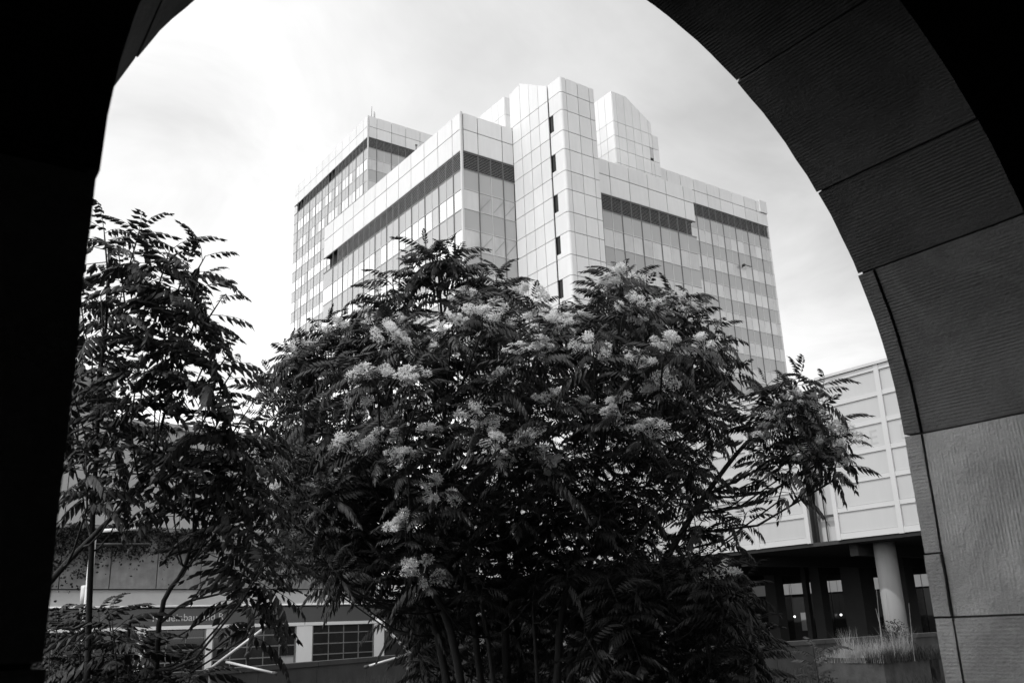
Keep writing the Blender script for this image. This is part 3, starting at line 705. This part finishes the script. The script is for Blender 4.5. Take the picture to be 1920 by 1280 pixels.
def panicle_mesh(seed, n=1300, R0=0.20):
    r = random.Random(seed); V = []; F = []
    lumps = []
    for k in range(11):
        a = r.uniform(0, 2*pi); rad = R0*math.sqrt(r.random())*1.15
        lumps.append((Vector((rad*cos(a), rad*sin(a), .10-rad*rad*1.6/R0*.45 + r.uniform(-.07, .05))), r.uniform(.035, .075)))
    for i in range(n):
        c, s_ = lumps[r.randrange(len(lumps))]
        d = Vector((r.gauss(0, 1), r.gauss(0, 1), r.gauss(.25, .9))).normalized(); p = c+d*s_*r.uniform(.55, 1.05)
        q = (d+Vector((r.gauss(0, .6), r.gauss(0, .6), r.gauss(0, .6)))).normalized(); l = r.uniform(.016, .034); w = r.uniform(.005, .010)
        sd_ = q.cross(Vector((r.random(), r.random(), 1))).normalized(); b_ = len(V)
        V.extend([p-sd_*w, p+sd_*w, p+q*l]); F.append((b_, b_+1, b_+2))
        s2 = q.cross(sd_); V.extend([p-s2*w+q*l*.4, p+s2*w+q*l*.4, p+q*l*1.1]); F.append((b_+3, b_+4, b_+5))
    for c, s_ in lumps:       # stalks
        b_ = len(V); w = .003
        V.extend([(w, 0, -.16), (-w, w, -.16), tuple(c), tuple(c+Vector((.004, 0, 0)))]); F.append((b_, b_+1, b_+2, b_+3))
    me = bpy.data.meshes.new('flower_cluster'); me.from_pydata([tuple(v) for v in V], [], F); me.materials.append(MATS['blossom']); return me
PAN = [panicle_mesh(s) for s in (21, 22, 23, 24)]
GA = 2.39996
def shoot_frames(tip, dirv, nleaf, length, rnd, spread=1.0):
    """transforms for the leaves of one leafy shoot"""
    out = []; d = Vector(dirv).normalized(); up = d.to_track_quat('Z', 'Y').to_matrix(); a0 = rnd.uniform(0, 6.28)
    for i in range(nleaf):
        t = i/max(nleaf-1, 1); pos = Vector(tip)-d*(length*(1-t)**1.0)
        el = (-.05 + .95*t**1.5)*spread + rnd.gauss(0, .12); az = a0+GA*i+rnd.gauss(0, .15)
        m = up @ Matrix.Rotation(az, 3, 'Z') @ Matrix.Rotation(-el, 3, 'Y') @ Matrix.Rotation(rnd.gauss(0, .2), 3, 'X')
        # pull the frame back towards gravity so that every leaf arches down
        out.append((pos, m, (0.72+.35*rnd.random())*(1-.35*t**3)))
    return out
def make_tree(name, label, cat, base, stems, shoots, lib, leafmat, leafname, seed, trunk_r=.06, nparts=290, group=None, panscale=1.0):
    """stems: polylines in world space; shoots: (tip, direction, leaves, length, panicle)"""
    rnd = random.Random(seed); T = thing(name, label, cat, base, group=group); Minv = Matrix.Translation(-Vector(base))
    for k, (pts, r0) in enumerate(stems):
        P = []                                 # smooth the polyline
        for i in range(len(pts)-1):
            for s_ in range(4):
                t = s_/4; p0, p1 = pts[i], pts[i+1]; pm = pts[i-1] if i else p0; pn = pts[i+2] if i+2 < len(pts) else p1
                P.append(0.5*((2*p0)+(p1-pm)*t+(2*pm-5*p0+4*p1-pn)*t*t+(-pm+3*p0-3*p1+pn)*t**3))
        P.append(pts[-1]); n = len(P)
        P = [p + Vector(noise.noise_vector(p*1.3))*.03*(0 if i == 0 else 1) for i, p in enumerate(P)]
        stems[k] = (P, r0)
        MB().tube(P, [r0*(1-.75*i/(n-1)) for i in range(n)], 9).build('trunk', 'bark', T, smooth=True)
    data = leaf_data(lib, leafmat, leafname); frames = []
    tw = MB()
    for tip, dv, nl, ln, pan in shoots:
        fr = shoot_frames(tip, dv, nl, ln, rnd); frames += fr
        root = Vector(tip)-Vector(dv).normalized()*ln*1.05
        best = None                            # limb from the nearest fitting stem point below
        for P, r0 in stems:
            for i, p in enumerate(P):
                c = (p-root).length + max(0, p.z-(root.z-.35))*3
                if best is None or c < best[0]: best = (c, p, r0*(1-.75*i/len(P)))
        p = best[1]; mid = (p+root)/2 + Vector((0, 0, -.12*(p-root).length)); rr_ = min(best[2]*.6, .006+.006*(p-root).length)
        tw.tube([p, (p*.6+mid*.4)+Vector((0, 0, -.03)), mid, root*.6+mid*.4, root, root*.4+Vector(tip)*.6, Vector(tip)], [rr_, rr_*.9, rr_*.8, rr_*.65, rr_*.5+.003, .007, .004], 6)
        if pan:
            o = link(bpy.data.objects.new('flower_cluster', PAN[rnd.randrange(4)])); o.parent = T
            o.location = Vector(tip)-Vector(dv).normalized()*.02-Vector(base); s_ = rnd.uniform(.65, 1.2)*panscale
            o.scale = (s_*rnd.uniform(.8, 1.15), s_, s_*rnd.uniform(.6, 1.0)); o.rotation_euler = (rnd.gauss(0, .25), rnd.gauss(0, .25), rnd.uniform(0, 6.28))
    tw.build('branches', 'bark', T, smooth=True)
    frames.sort(key=lambda f: (f[0]-EYE).length)
    MV, MF, off = [], [], 0
    arr = [(np.array(v), f) for v, f in lib]
    for i, (pos, m, s_) in enumerate(frames):
        k = rnd.randrange(len(lib))
        if i < nparts:
            o = link(bpy.data.objects.new(leafname, data[k])); o.parent = T
            o.location = pos-Vector(base); o.rotation_euler = m.to_euler(); o.scale = (s_, s_, s_)
        else:
            v, f = arr[k]; w = (v*s_) @ np.array(m).T + np.array(pos-Vector(base)); MV.append(w)
            MF += [tuple(q+off for q in ff) for ff in f]; off += len(v)
    if MV:
        me = bpy.data.meshes.new('foliage'); me.from_pydata(np.concatenate(MV).tolist(), [], MF); me.materials.append(MATS[leafmat])
        o = link(bpy.data.objects.new('foliage', me)); o.parent = T; o['kind'] = 'stuff'
    return T
def inside(poly, x, y):
    c = False; n = len(poly)
    for i in range(n):
        (x0, y0), (x1, y1) = poly[i], poly[i-1]
        if (y0 > y) != (y1 > y) and x < (x1-x0)*(y-y0)/(y1-y0)+x0: c = not c
    return c
def fill(poly, dists, step, rnd, avoid=()):
    out = []; xs = [p[0] for p in poly]; ys = [p[1] for p in poly]
    for d in dists:
        pts = []
        for _ in range(2500):
            x, y = rnd.uniform(min(xs), max(xs)), rnd.uniform(min(ys), max(ys))
            if not inside(poly, x, y) or any(inside(a, x, y) for a in avoid): continue
            if any((x-a)**2+(y-b)**2 < step*step for a, b in pts): continue
            pts.append((x, y)); out.append((x, y, d+rnd.uniform(-.4, .4)))
    return out
exec_trees = True
rt_ = random.Random(5)
def updir(x, cx, w=.9, toward=.15):
    k = (x-cx)/500
    return Vector((RT.x*k*w-FW.x*toward*rt_.random(), RT.y*k*w-FW.y*toward*rt_.random(), 1.0)) + Vector((rt_.gauss(0, .12), rt_.gauss(0, .12), 0))
# tips read off the outline: (px, py, depth, flowering, leaves)
BL = [(850, 600), (905, 575), (1010, 600), (1110, 640), (1180, 560), (970, 650), (770, 700), (690, 690), (1260, 640), (1320, 640), (1160, 760), (930, 830), (750, 850), (1220, 800), (1010, 640), (1050, 600)]
TIPS = [(x, y, 10.6 + .3*((x*7+y) % 10)/10, 1, 7) for x, y in BL] + [(800, 462, 12.1, 0, 8), (840, 468, 11.9, 0, 8), (775, 500, 12, 0, 8), (865, 495, 12, 0, 8), (785, 488, 12.1, 0, 9), (850, 485, 11.9, 0, 9), (815, 525, 12, 0, 9), (870, 520, 12.1, 0, 7), (708, 545, 12.1, 0, 8), (765, 545, 11.9, 0, 8), (735, 580, 11.8, 0, 9), (905, 535, 12, 0, 8), (950, 530, 12.2, 0, 8), (1125, 545, 12, 0, 9), (1210, 540, 11.9, 0, 9), (1100, 575, 12, 0, 8), (1290, 555, 11.8, 0, 9), (1345, 610, 11.6, 0, 9), (600, 610, 12.2, 0, 8), (655, 610, 12, 0, 8), (480, 725, 12.4, 0, 7),
        (818, 470, 12.0, 0, 11), (735, 520, 12.0, 0, 10), (930, 515, 12.2, 0, 10), (1000, 560, 12.0, 1, 10), (1150, 520, 11.8, 1, 10), (1185, 515, 12.1, 0, 10),
        (1265, 560, 11.6, 1, 11), (1320, 590, 11.5, 0, 10), (632, 610, 12.0, 1, 9), (545, 655, 12.2, 0, 9), (508, 700, 12.4, 0, 9), (690, 585, 12.1, 1, 9), (575, 650, 11.9, 1, 9),
        (1060, 590, 11.8, 1, 9), (875, 555, 11.6, 1, 10), (1340, 650, 11.4, 0, 10), (930, 600, 11.3, 1, 9), (895, 545, 12.2, 1, 8), (500, 770, 12.4, 0, 8), (1090, 585, 11.6, 1, 9),
        (1380, 690, 11.4, 0, 9), (745, 605, 11.6, 1, 8), (790, 655, 11.3, 1, 8), (735, 625, 11.2, 1, 8), (820, 640, 11.4, 1, 8), (1040, 615, 11.2, 1, 8), (1025, 650, 11.0, 1, 8),
        (1070, 620, 11.3, 1, 8), (900, 775, 10.9, 1, 9), (1035, 745, 10.9, 1, 8), (1100, 755, 11.0, 1, 8), (990, 815, 10.9, 1, 8), (1025, 845, 10.8, 1, 8), (1038, 872, 10.9, 1, 7),
        (955, 860, 11.0, 1, 8), (715, 810, 11.1, 1, 8), (802, 800, 11.1, 1, 8), (815, 920, 10.9, 1, 8), (658, 825, 11.2, 1, 8), (690, 760, 11.3, 1, 8), (545, 900, 11.6, 1, 8),
        (605, 898, 11.5, 1, 8), (565, 665, 12.1, 1, 8), (1200, 670, 11.0, 1, 9), (1243, 705, 11.0, 1, 9), (1225, 580, 11.3, 1, 9), (1295, 575, 11.4, 1, 9), (1165, 515, 11.6, 1, 8),
        (760, 970, 11.0, 1, 8), (795, 1060, 11.0, 1, 7), (940, 700, 11.2, 1, 8), (585, 850, 11.6, 1, 8), (860, 700, 11.3, 0, 9), (1130, 690, 11.2, 0, 9)]
TIPS = [(x, y, d-.55 if (p_ and d < 11.25 and y > 600) else d, p_, n_) for x, y, d, p_, n_ in TIPS]
TIPR = [(1440, 720, 11.2, 0, 9), (1500, 710, 11.0, 0, 9), (1545, 720, 11.0, 0, 8), (1490, 745, 10.9, 1, 8), (1530, 770, 10.9, 1, 8), (1580, 815, 10.8, 1, 8), (1545, 830, 10.8, 1, 8),
        (1570, 860, 10.8, 1, 8), (1500, 850, 10.9, 1, 8), (1440, 810, 11.0, 1, 8), (1410, 770, 11.2, 0, 8), (1340, 915, 11.3, 0, 7), (1470, 900, 11.0, 0, 7), (1400, 960, 11.2, 0, 7),
        (1565, 790, 10.9, 0, 7), (1460, 770, 11.0, 1, 7), (1350, 970, 11.3, 0, 7)]
MASS = [(500, 710), (550, 650), (620, 615), (690, 600), (770, 600), (800, 650), (850, 650), (880, 590), (940, 565), (1000, 600), (1080, 610), (1130, 580), (1190, 570), (1250, 600), (1330, 630), (1365, 700), (1370, 760), (1330, 830), (1290, 900), (1290, 1000), (1330, 1080),
        (1250, 1110), (1130, 1090), (900, 1090), (800, 1100), (730, 1070), (600, 1060), (540, 1040), (520, 980), (560, 900), (520, 830)]
GAPS = [[(760, 860), (830, 860), (840, 900), (790, 910)], [(1085, 940), (1160, 990), (1150, 1050), (1090, 1040)], [(905, 970), (960, 960), (950, 1080), (905, 1080)], [(1225, 960), (1290, 940), (1300, 1040), (1235, 1040)]]
pts = fill(MASS, (11.2,), 76, rt_, GAPS) + fill(MASS, (12.1, 12.9, 13.6), 56, rt_, GAPS) + fill([(560, 900), (1180, 900), (1180, 1130), (760, 1150), (600, 1070)], (12.0, 12.7), 58, rt_, GAPS[:3])
# the grove: every stem cluster a tree
groups = {'a': [], 'b': [], 'c': []}
for x, y, d, p_, n_ in TIPS: groups['a' if x < 790 else ('b' if x < 1045 else 'c')].append((x, y, d, p_, n_, .34))
for x, y, d in pts: groups['a' if x < 770 else ('b' if x < 1030 else 'c')].append((x, y, d, 0, rt_.randint(12, 15), .26))
def shoots_of(L, cx): return [(spot(x, y, d), updir(x, cx), n_+(3 if ln > .3 else 0), min(ln, .26), p_) for x, y, d, p_, n_, ln in L]
def G(px, d, z=0):
    p = spot(px, 1285, d); return Vector((p.x, p.y, z))
make_tree('tree_of_heaven', 'left-hand tree of the flowering grove, its crown spreading out over the workshop roof', 'tree', G(880, 11.6),
          [([G(880, 11.6), spot(845, 1180, 11.7), spot(790, 1060, 11.8), spot(720, 880, 12), spot(690, 700, 12.1), spot(735, 560, 12.1)], .06),
           ([G(860, 11.9), spot(820, 1190, 12), spot(740, 1000, 12.1), spot(640, 850, 12.2), spot(570, 720, 12.3)], .06)],
          shoots_of(groups['a'], 900), LEAF, 'leaf', 'leaf', 31)
make_tree('tree_of_heaven', 'middle tree of the flowering grove, carrying the tallest leafy tip before the office tower', 'tree', G(915, 11.9),
          [([G(915, 11.9), spot(890, 1180, 12), spot(862, 1000, 12), spot(835, 800, 12), spot(828, 640, 12), spot(818, 480, 12)], .05),
           ([G(950, 12.2), spot(945, 1150, 12.2), spot(942, 960, 12.2), spot(930, 760, 12.2), spot(930, 560, 12.2)], .065),
           ([G(985, 12.6), spot(965, 1120, 12.6), spot(975, 940, 12.5), spot(990, 700, 12.2)], .05),
           ([G(935, 11.5), spot(905, 1130, 11.6), spot(880, 1060, 11.6), spot(870, 900, 11.5)], .035)],
          shoots_of(groups['b'], 900), LEAF, 'leaf', 'leaf', 32)
make_tree('tree_of_heaven', 'right-hand tree of the flowering grove, in front of the stair column', 'tree', G(1030, 11.6),
          [([G(1030, 11.6), spot(1052, 1180, 11.7), spot(1075, 1060, 11.8), spot(1120, 880, 11.9), spot(1150, 700, 11.9), spot(1165, 550, 11.9)], .06),
           ([G(1060, 12), spot(1078, 1150, 12), spot(1130, 1000, 12), spot(1220, 820, 11.9), spot(1290, 650, 11.7)], .06),
           ([G(1010, 11.4), spot(1004, 1200, 11.4), spot(1002, 1100, 11.5), spot(1030, 950, 11.4)], .03)],
          shoots_of(groups['c'], 1000), LEAF, 'leaf', 'leaf', 33)
pr = fill([(1430, 770), (1540, 780), (1570, 840), (1440, 860)], (11.3,), 60, rt_) + fill([(1290, 900), (1340, 930), (1330, 1000), (1290, 1000)], (11.3,), 60, rt_)
make_tree('tree_of_heaven', 'outlying flowering tree at the right, leaning across the raised wing', 'tree', G(1180, 11.5),
          [([G(1180, 11.5), spot(1190, 1180, 11.5), spot(1240, 1060, 11.4), spot(1320, 930, 11.3), spot(1400, 830, 11.2), spot(1500, 760, 11)], .06),
           ([spot(1320, 930, 11.3), spot(1420, 880, 11.1), spot(1520, 840, 10.9)], .025)],
          [(spot(x, y, d), updir(x, 1250, 1.0), n_+3, .26, p_) for x, y, d, p_, n_ in TIPR] + [(spot(x, y, d), updir(x, 1300, 1.1), 11, .26, 0) for x, y, d in pr], LEAF, 'leaf', 'leaf', 34)
# lower dark tree right of the grove
LOWP = [(1180, 1040), (1260, 1050), (1340, 1040), (1400, 1090), (1440, 1160), (1420, 1240), (1330, 1290), (1150, 1290), (1080, 1200), (1120, 1100)]
pl_ = fill(LOWP, (10.6, 11.2, 11.8), 54, rt_)
make_tree('low_tree', 'low dark bushy tree between the grove and the retaining wall', 'tree', G(1250, 10.8),
          [([G(1250, 10.8), spot(1255, 1200, 10.8), spot(1270, 1100, 10.9)], .04), ([G(1300, 11), spot(1330, 1200, 11), spot(1350, 1110, 11)], .03)],
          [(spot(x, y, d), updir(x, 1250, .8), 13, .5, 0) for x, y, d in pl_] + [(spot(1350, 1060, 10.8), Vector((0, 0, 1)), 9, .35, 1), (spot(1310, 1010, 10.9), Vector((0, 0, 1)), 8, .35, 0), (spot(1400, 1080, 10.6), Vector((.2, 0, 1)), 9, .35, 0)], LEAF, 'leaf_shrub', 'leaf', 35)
pw = fill([(735, 1120), (900, 1110), (1140, 1110), (1150, 1300), (790, 1300)], (12.6, 13.6, 14.6), 52, rt_)
make_tree('low_tree', 'dark thicket behind the grove trunks, in front of the parapet wall', 'tree', G(980, 14), [([G(980, 14), spot(985, 1230, 14), spot(990, 1160, 14)], .03)],
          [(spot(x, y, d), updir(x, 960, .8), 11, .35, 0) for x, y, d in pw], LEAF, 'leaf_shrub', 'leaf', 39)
# left tree, nearer, larger leaves
TL = [(415, 560, 7.4, 7), (440, 690, 7.4, 7), (385, 480, 7.6, 7), (470, 760, 7.7, 7), (195, 430, 7.6, 9), (262, 432, 7.5, 9), (318, 470, 7.4, 9), (372, 520, 7.4, 8), (350, 500, 7.7, 7), (370, 590, 7.4, 8), (300, 560, 7.6, 8), (230, 540, 7.7, 8), (395, 655, 7.3, 8), (430, 660, 7.3, 6),
      (330, 650, 7.5, 8), (400, 745, 7.6, 7), (450, 800, 7.6, 7), (480, 830, 7.8, 7)]
LM = [(150, 480), (230, 480), (320, 540), (350, 640), (300, 720), (330, 800), (430, 800), (540, 850), (560, 960), (520, 1040), (450, 1030), (400, 900), (300, 890), (240, 880), (130, 850), (120, 700)]
ptl = fill(LM, (7.5, 8.2), 78, rt_, [[(265, 690), (330, 690), (330, 760), (265, 760)]]) + fill([(400, 760), (500, 800), (550, 860), (560, 960), (490, 930), (400, 860)], (8.6,), 62, rt_)
make_tree('tree_of_heaven', 'nearer broad-leaved tree without flowers beside the left stone jamb', 'tree', G(180, 7.8),
          [([G(160, 7.8), spot(168, 1150, 7.8), spot(172, 950, 7.8), spot(185, 760, 7.7), spot(200, 600, 7.6), spot(200, 460, 7.6)], .03),
           ([spot(60, 1130, 7.5), spot(120, 1060, 7.5), spot(190, 990, 7.6), spot(262, 905, 7.6), spot(310, 760, 7.5), spot(330, 600, 7.5)], .028),
           ([G(300, 8), spot(298, 1170, 7.9), spot(345, 1060, 7.8), spot(380, 950, 7.8), spot(440, 850, 7.7)], .028),
           ([spot(302, 1165, 7.9), spot(350, 1125, 7.9), spot(430, 1105, 7.9), spot(520, 1040, 7.9)], .016)],
          [(spot(x, y, d), updir(x, 200, 1.4), n_+1, .35, 0) for x, y, d, n_ in TL] + [(spot(x, y, d), updir(x, 260, 1.0), rt_.randint(8, 11), .4, 0) for x, y, d in ptl], LEAFB, 'leaf_big', 'leaf', 36)
UND = [(90, 1150), (200, 1140), (255, 1190), (300, 1225), (390, 1235), (400, 1300), (80, 1300)]
pu = fill(UND, (7.6, 8.2, 8.8), 66, rt_) + fill([(450, 1030), (540, 1040), (560, 1110), (480, 1110)], (8.2,), 60, rt_)
make_tree('low_tree', 'tangled leafy undergrowth below the nearer tree at lower left', 'tree', G(230, 8.3),
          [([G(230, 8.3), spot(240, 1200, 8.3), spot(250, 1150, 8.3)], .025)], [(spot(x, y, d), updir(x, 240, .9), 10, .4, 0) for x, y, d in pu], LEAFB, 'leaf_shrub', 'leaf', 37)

# ------------------------------------------------------------------ shrubs, weeds, grass, ivy
def bush_mesh(n, rx, ry, rz, seed, leaf=.06):
    r = np.random.default_rng(seed); V = []; F = []
    for i in range(n):
        d = r.normal(size=3); d /= np.linalg.norm(d); d[2] = abs(d[2]); q = d*np.array([rx, ry, rz])*r.uniform(.45, 1.0)**.6*(1+.22*np.sin(d[0]*7+d[1]*5+seed))
        u = r.normal(size=3); u[2] -= .3; u /= np.linalg.norm(u); w = np.cross(u, r.normal(size=3)); w /= np.linalg.norm(w); l = leaf*r.uniform(.6, 1.3); b_ = len(V)
        V += [tuple(q), tuple(q+u*l*.5+w*l*.22), tuple(q+u*l), tuple(q+u*l*.5-w*l*.22)]; F.append((b_, b_+1, b_+2, b_+3))
    return V, F
def shrub(label, base, rx, ry, rz, n, seed, leaf=.07, m='leaf_shrub', lift=0.0):
    T = thing('shrub', label, 'shrub', base); V, F = bush_mesh(n, rx, ry, rz, seed, leaf)
    o = MB().add([(a, b, c+lift) for a, b, c in V], F).build('foliage', m, T, world=False, kind='stuff')
    tb = MB(); r = random.Random(seed)
    for k in range(6):
        a = r.uniform(0, 6.28); tb.tube([(0, 0, 0), (rx*.3*cos(a), ry*.3*sin(a), rz*.4), (rx*.6*cos(a), ry*.6*sin(a), rz*.75+lift)], [.02, .014, .006], 5)
    tb.build('stem', 'bark', T, world=False)
    return T
shrub('dark shrub at the foot of the retaining wall, left of the square planter', G(1430, 14), .8, .6, .75, 2600, 3)
shrub('dark shrub at the bottom of the view below the grove trunks', G(1160, 10.6), 1.0, .7, .8, 3200, 4)
shrub('spreading dark shrub at the bottom beneath the low bushy tree', G(1300, 10.2), 1.0, .6, .55, 2600, 5)
shrub('small shrub growing out of the square planter against the pale column', Vector((19.5, 12.7, .62)), .42, .42, .75, 2600, 6, .06, 'green_grass')
shrub('small round weed at the left foot of the square planter', G(1553, 18.5), .28, .3, .4, 700, 8, .06)
shrub('dark creeping shrub at the bottom left among the undergrowth', G(480, 12.5), 1.2, .6, .28, 2000, 9)
sm = thing('sapling', 'little sumac sapling with upright fern-like leaves left of the planter', 'plant', G(1535, 16.5))
dat = leaf_data(LEAF[:3], 'leaf', 'leaf')
for i in range(13):
    o = link(bpy.data.objects.new('leaf', dat[i % 3])); o.parent = sm; s_ = .75+.02*i
    o.location = (rt_.gauss(0, .05), rt_.gauss(0, .05), .45+.05*i); o.rotation_euler = (0, -.5-.25*rt_.random(), GA*i); o.scale = (s_,)*3
MB().tube([(0, 0, 0), (.02, 0, .5), (0, .02, 1.1)], [.016, .012, .006], 6).build('stem', 'bark', sm, world=False)
def grass(name, label, region, n, hmin, hmax, m, seed, cat='grass', lean=.35):
    r = np.random.default_rng(seed); V = []; F = []
    for _ in range(n):
        x, y, z, hs = region(r); h = r.uniform(hmin, hmax)*hs; a = r.uniform(0, 6.283); w = r.uniform(.003, .007); l = r.uniform(.05, lean)*h
        dx, dy = cos(a), sin(a); b_ = len(V)
        V += [(x-dy*w, y+dx*w, z), (x+dy*w, y-dx*w, z), (x+dx*l*.35+dy*w*.7, y+dy*l*.35-dx*w*.7, z+h*.55), (x+dx*l*.35-dy*w*.7, y+dy*l*.35+dx*w*.7, z+h*.55), (x+dx*l, y+dy*l, z+h)]
        F += [(b_, b_+1, b_+2, b_+3), (b_+3, b_+2, b_+4)]
    o = MB().add(V, F).build(name, m); return tag(o, label, cat, kind='stuff')
TU = [(rt_.uniform(x0, x1), rt_.uniform(y0, y1), rt_.choice((.3, .4, .55, .8, 1.1, 1.4))) for _ in range(30)]
def tuft(r):
    a, b_, h_ = TU[int(r.integers(0, 30))]; return min(max(a+r.normal()*.11, x0-.02), x1+.04), min(max(b_+r.normal()*.11, y0-.02), y1), .6, h_
grass('dry_grass', 'pale dry grass standing in the square planter', tuft, 4200, .15, .55, 'dry_grass', 1, lean=.6)
grass('drooping_grass', 'green grass spilling over the rims of the planters', lambda r: (r.uniform(17.98, 21.9), r.uniform(11.95, 12.5), .60, 1.0), 3500, .12, .35, 'green_grass', 2, lean=1.0)
def strip(r):
    t = r.uniform(0, 1)**.9; p = Vector((2, 19.2, 0)).lerp(Vector((16.8, 27.2, 0)), t); q = r.uniform(0, 1)
    return p.x+q*1.8, p.y-q*4.0, 0, 1.0
grass('wild_grass', 'wild grass along the foot of the stained parapet wall', strip, 16000, .2, .62, 'green_grass', 3)
grass('ground_weeds', 'low weeds covering the shaded ground in front of the retaining wall', lambda r: (r.uniform(9, 22), r.uniform(10.5, 18), 0, 1.0), 14000, .1, .38, 'green_grass', 4, lean=.8)
for (px, py, pt, d) in ((1645, 1180, 1095, 17.8), (1667, 1175, 1110, 17.6), (1712, 1225, 1150, 17.5)):
    pass
st = thing('dead_stalks', 'a few thin dry stalks rising above the planter grass', 'plant', (19, 13, .6))
for (a_, c_) in (((1652, 1195), (1643, 1100)), ((1668, 1165), (1661, 1108)), ((1713, 1222), (1704, 1130)), ((1650, 1170), (1642, 1140))):
    p0, p1 = spot(*a_, 19.6), spot(*c_, 19.8); MB().tube([Vector((p0.x, p0.y, .6)), p0, (p0+p1)/2+Vector((.03, .02, 0)), p1], [.009, .007, .006, .004], 5).build('stalk', 'dry_grass', st)
# ivy hanging over the workshop parapet
iv = thing('ivy', 'ivy trailing down over the workshop parapet at far left', 'climbing plant', (4, 54, 7))
V, F = [], []; r = np.random.default_rng(12); Wi = Wm
for i in range(5200):
    x = r.choice([-6.5, -5.6, -4.6, -3.8, -2.9, -2.2, -1.2, 0.5, 1.8]) + r.normal()*.5; z = 7.95 - abs(r.normal())*(1.3 if x < -4 else .8) - max(0, .3*sin(x*3)); y = .42-r.uniform(0, .3)
    u = r.normal(size=3); u /= np.linalg.norm(u); w = np.cross(u, r.normal(size=3)); w /= np.linalg.norm(w); l = .17*r.uniform(.6, 1.3); q = np.array(Wi @ Vector((x, y, z))); b_ = len(V)
    V += [tuple(q), tuple(q+u*l*.5+w*l*.35), tuple(q+u*l), tuple(q+u*l*.5-w*l*.35)]; F.append((b_, b_+1, b_+2, b_+3))
MB().add(V, F).build('foliage', 'leaf_shrub', iv, kind='stuff')
for o in list(bpy.data.objects):
    if '_local' in o: del o['_local']
GROUPS = {'tree_of_heaven': 'trees of heaven in the courtyard', 'low_tree': 'low bushy undergrowth trees', 'shrub': 'shrubs and weeds at ground level', 'office_tower': 'towers of the office complex',
          'planter': 'concrete planters under the raised wing', 'retaining_wall': 'low concrete walls', 'tube_brace': 'forked tube braces before the workshop'}
for o in bpy.data.objects:
    k = o.name.split('.')[0]
    if o.parent is None and k in GROUPS: o['group'] = GROUPS[k]
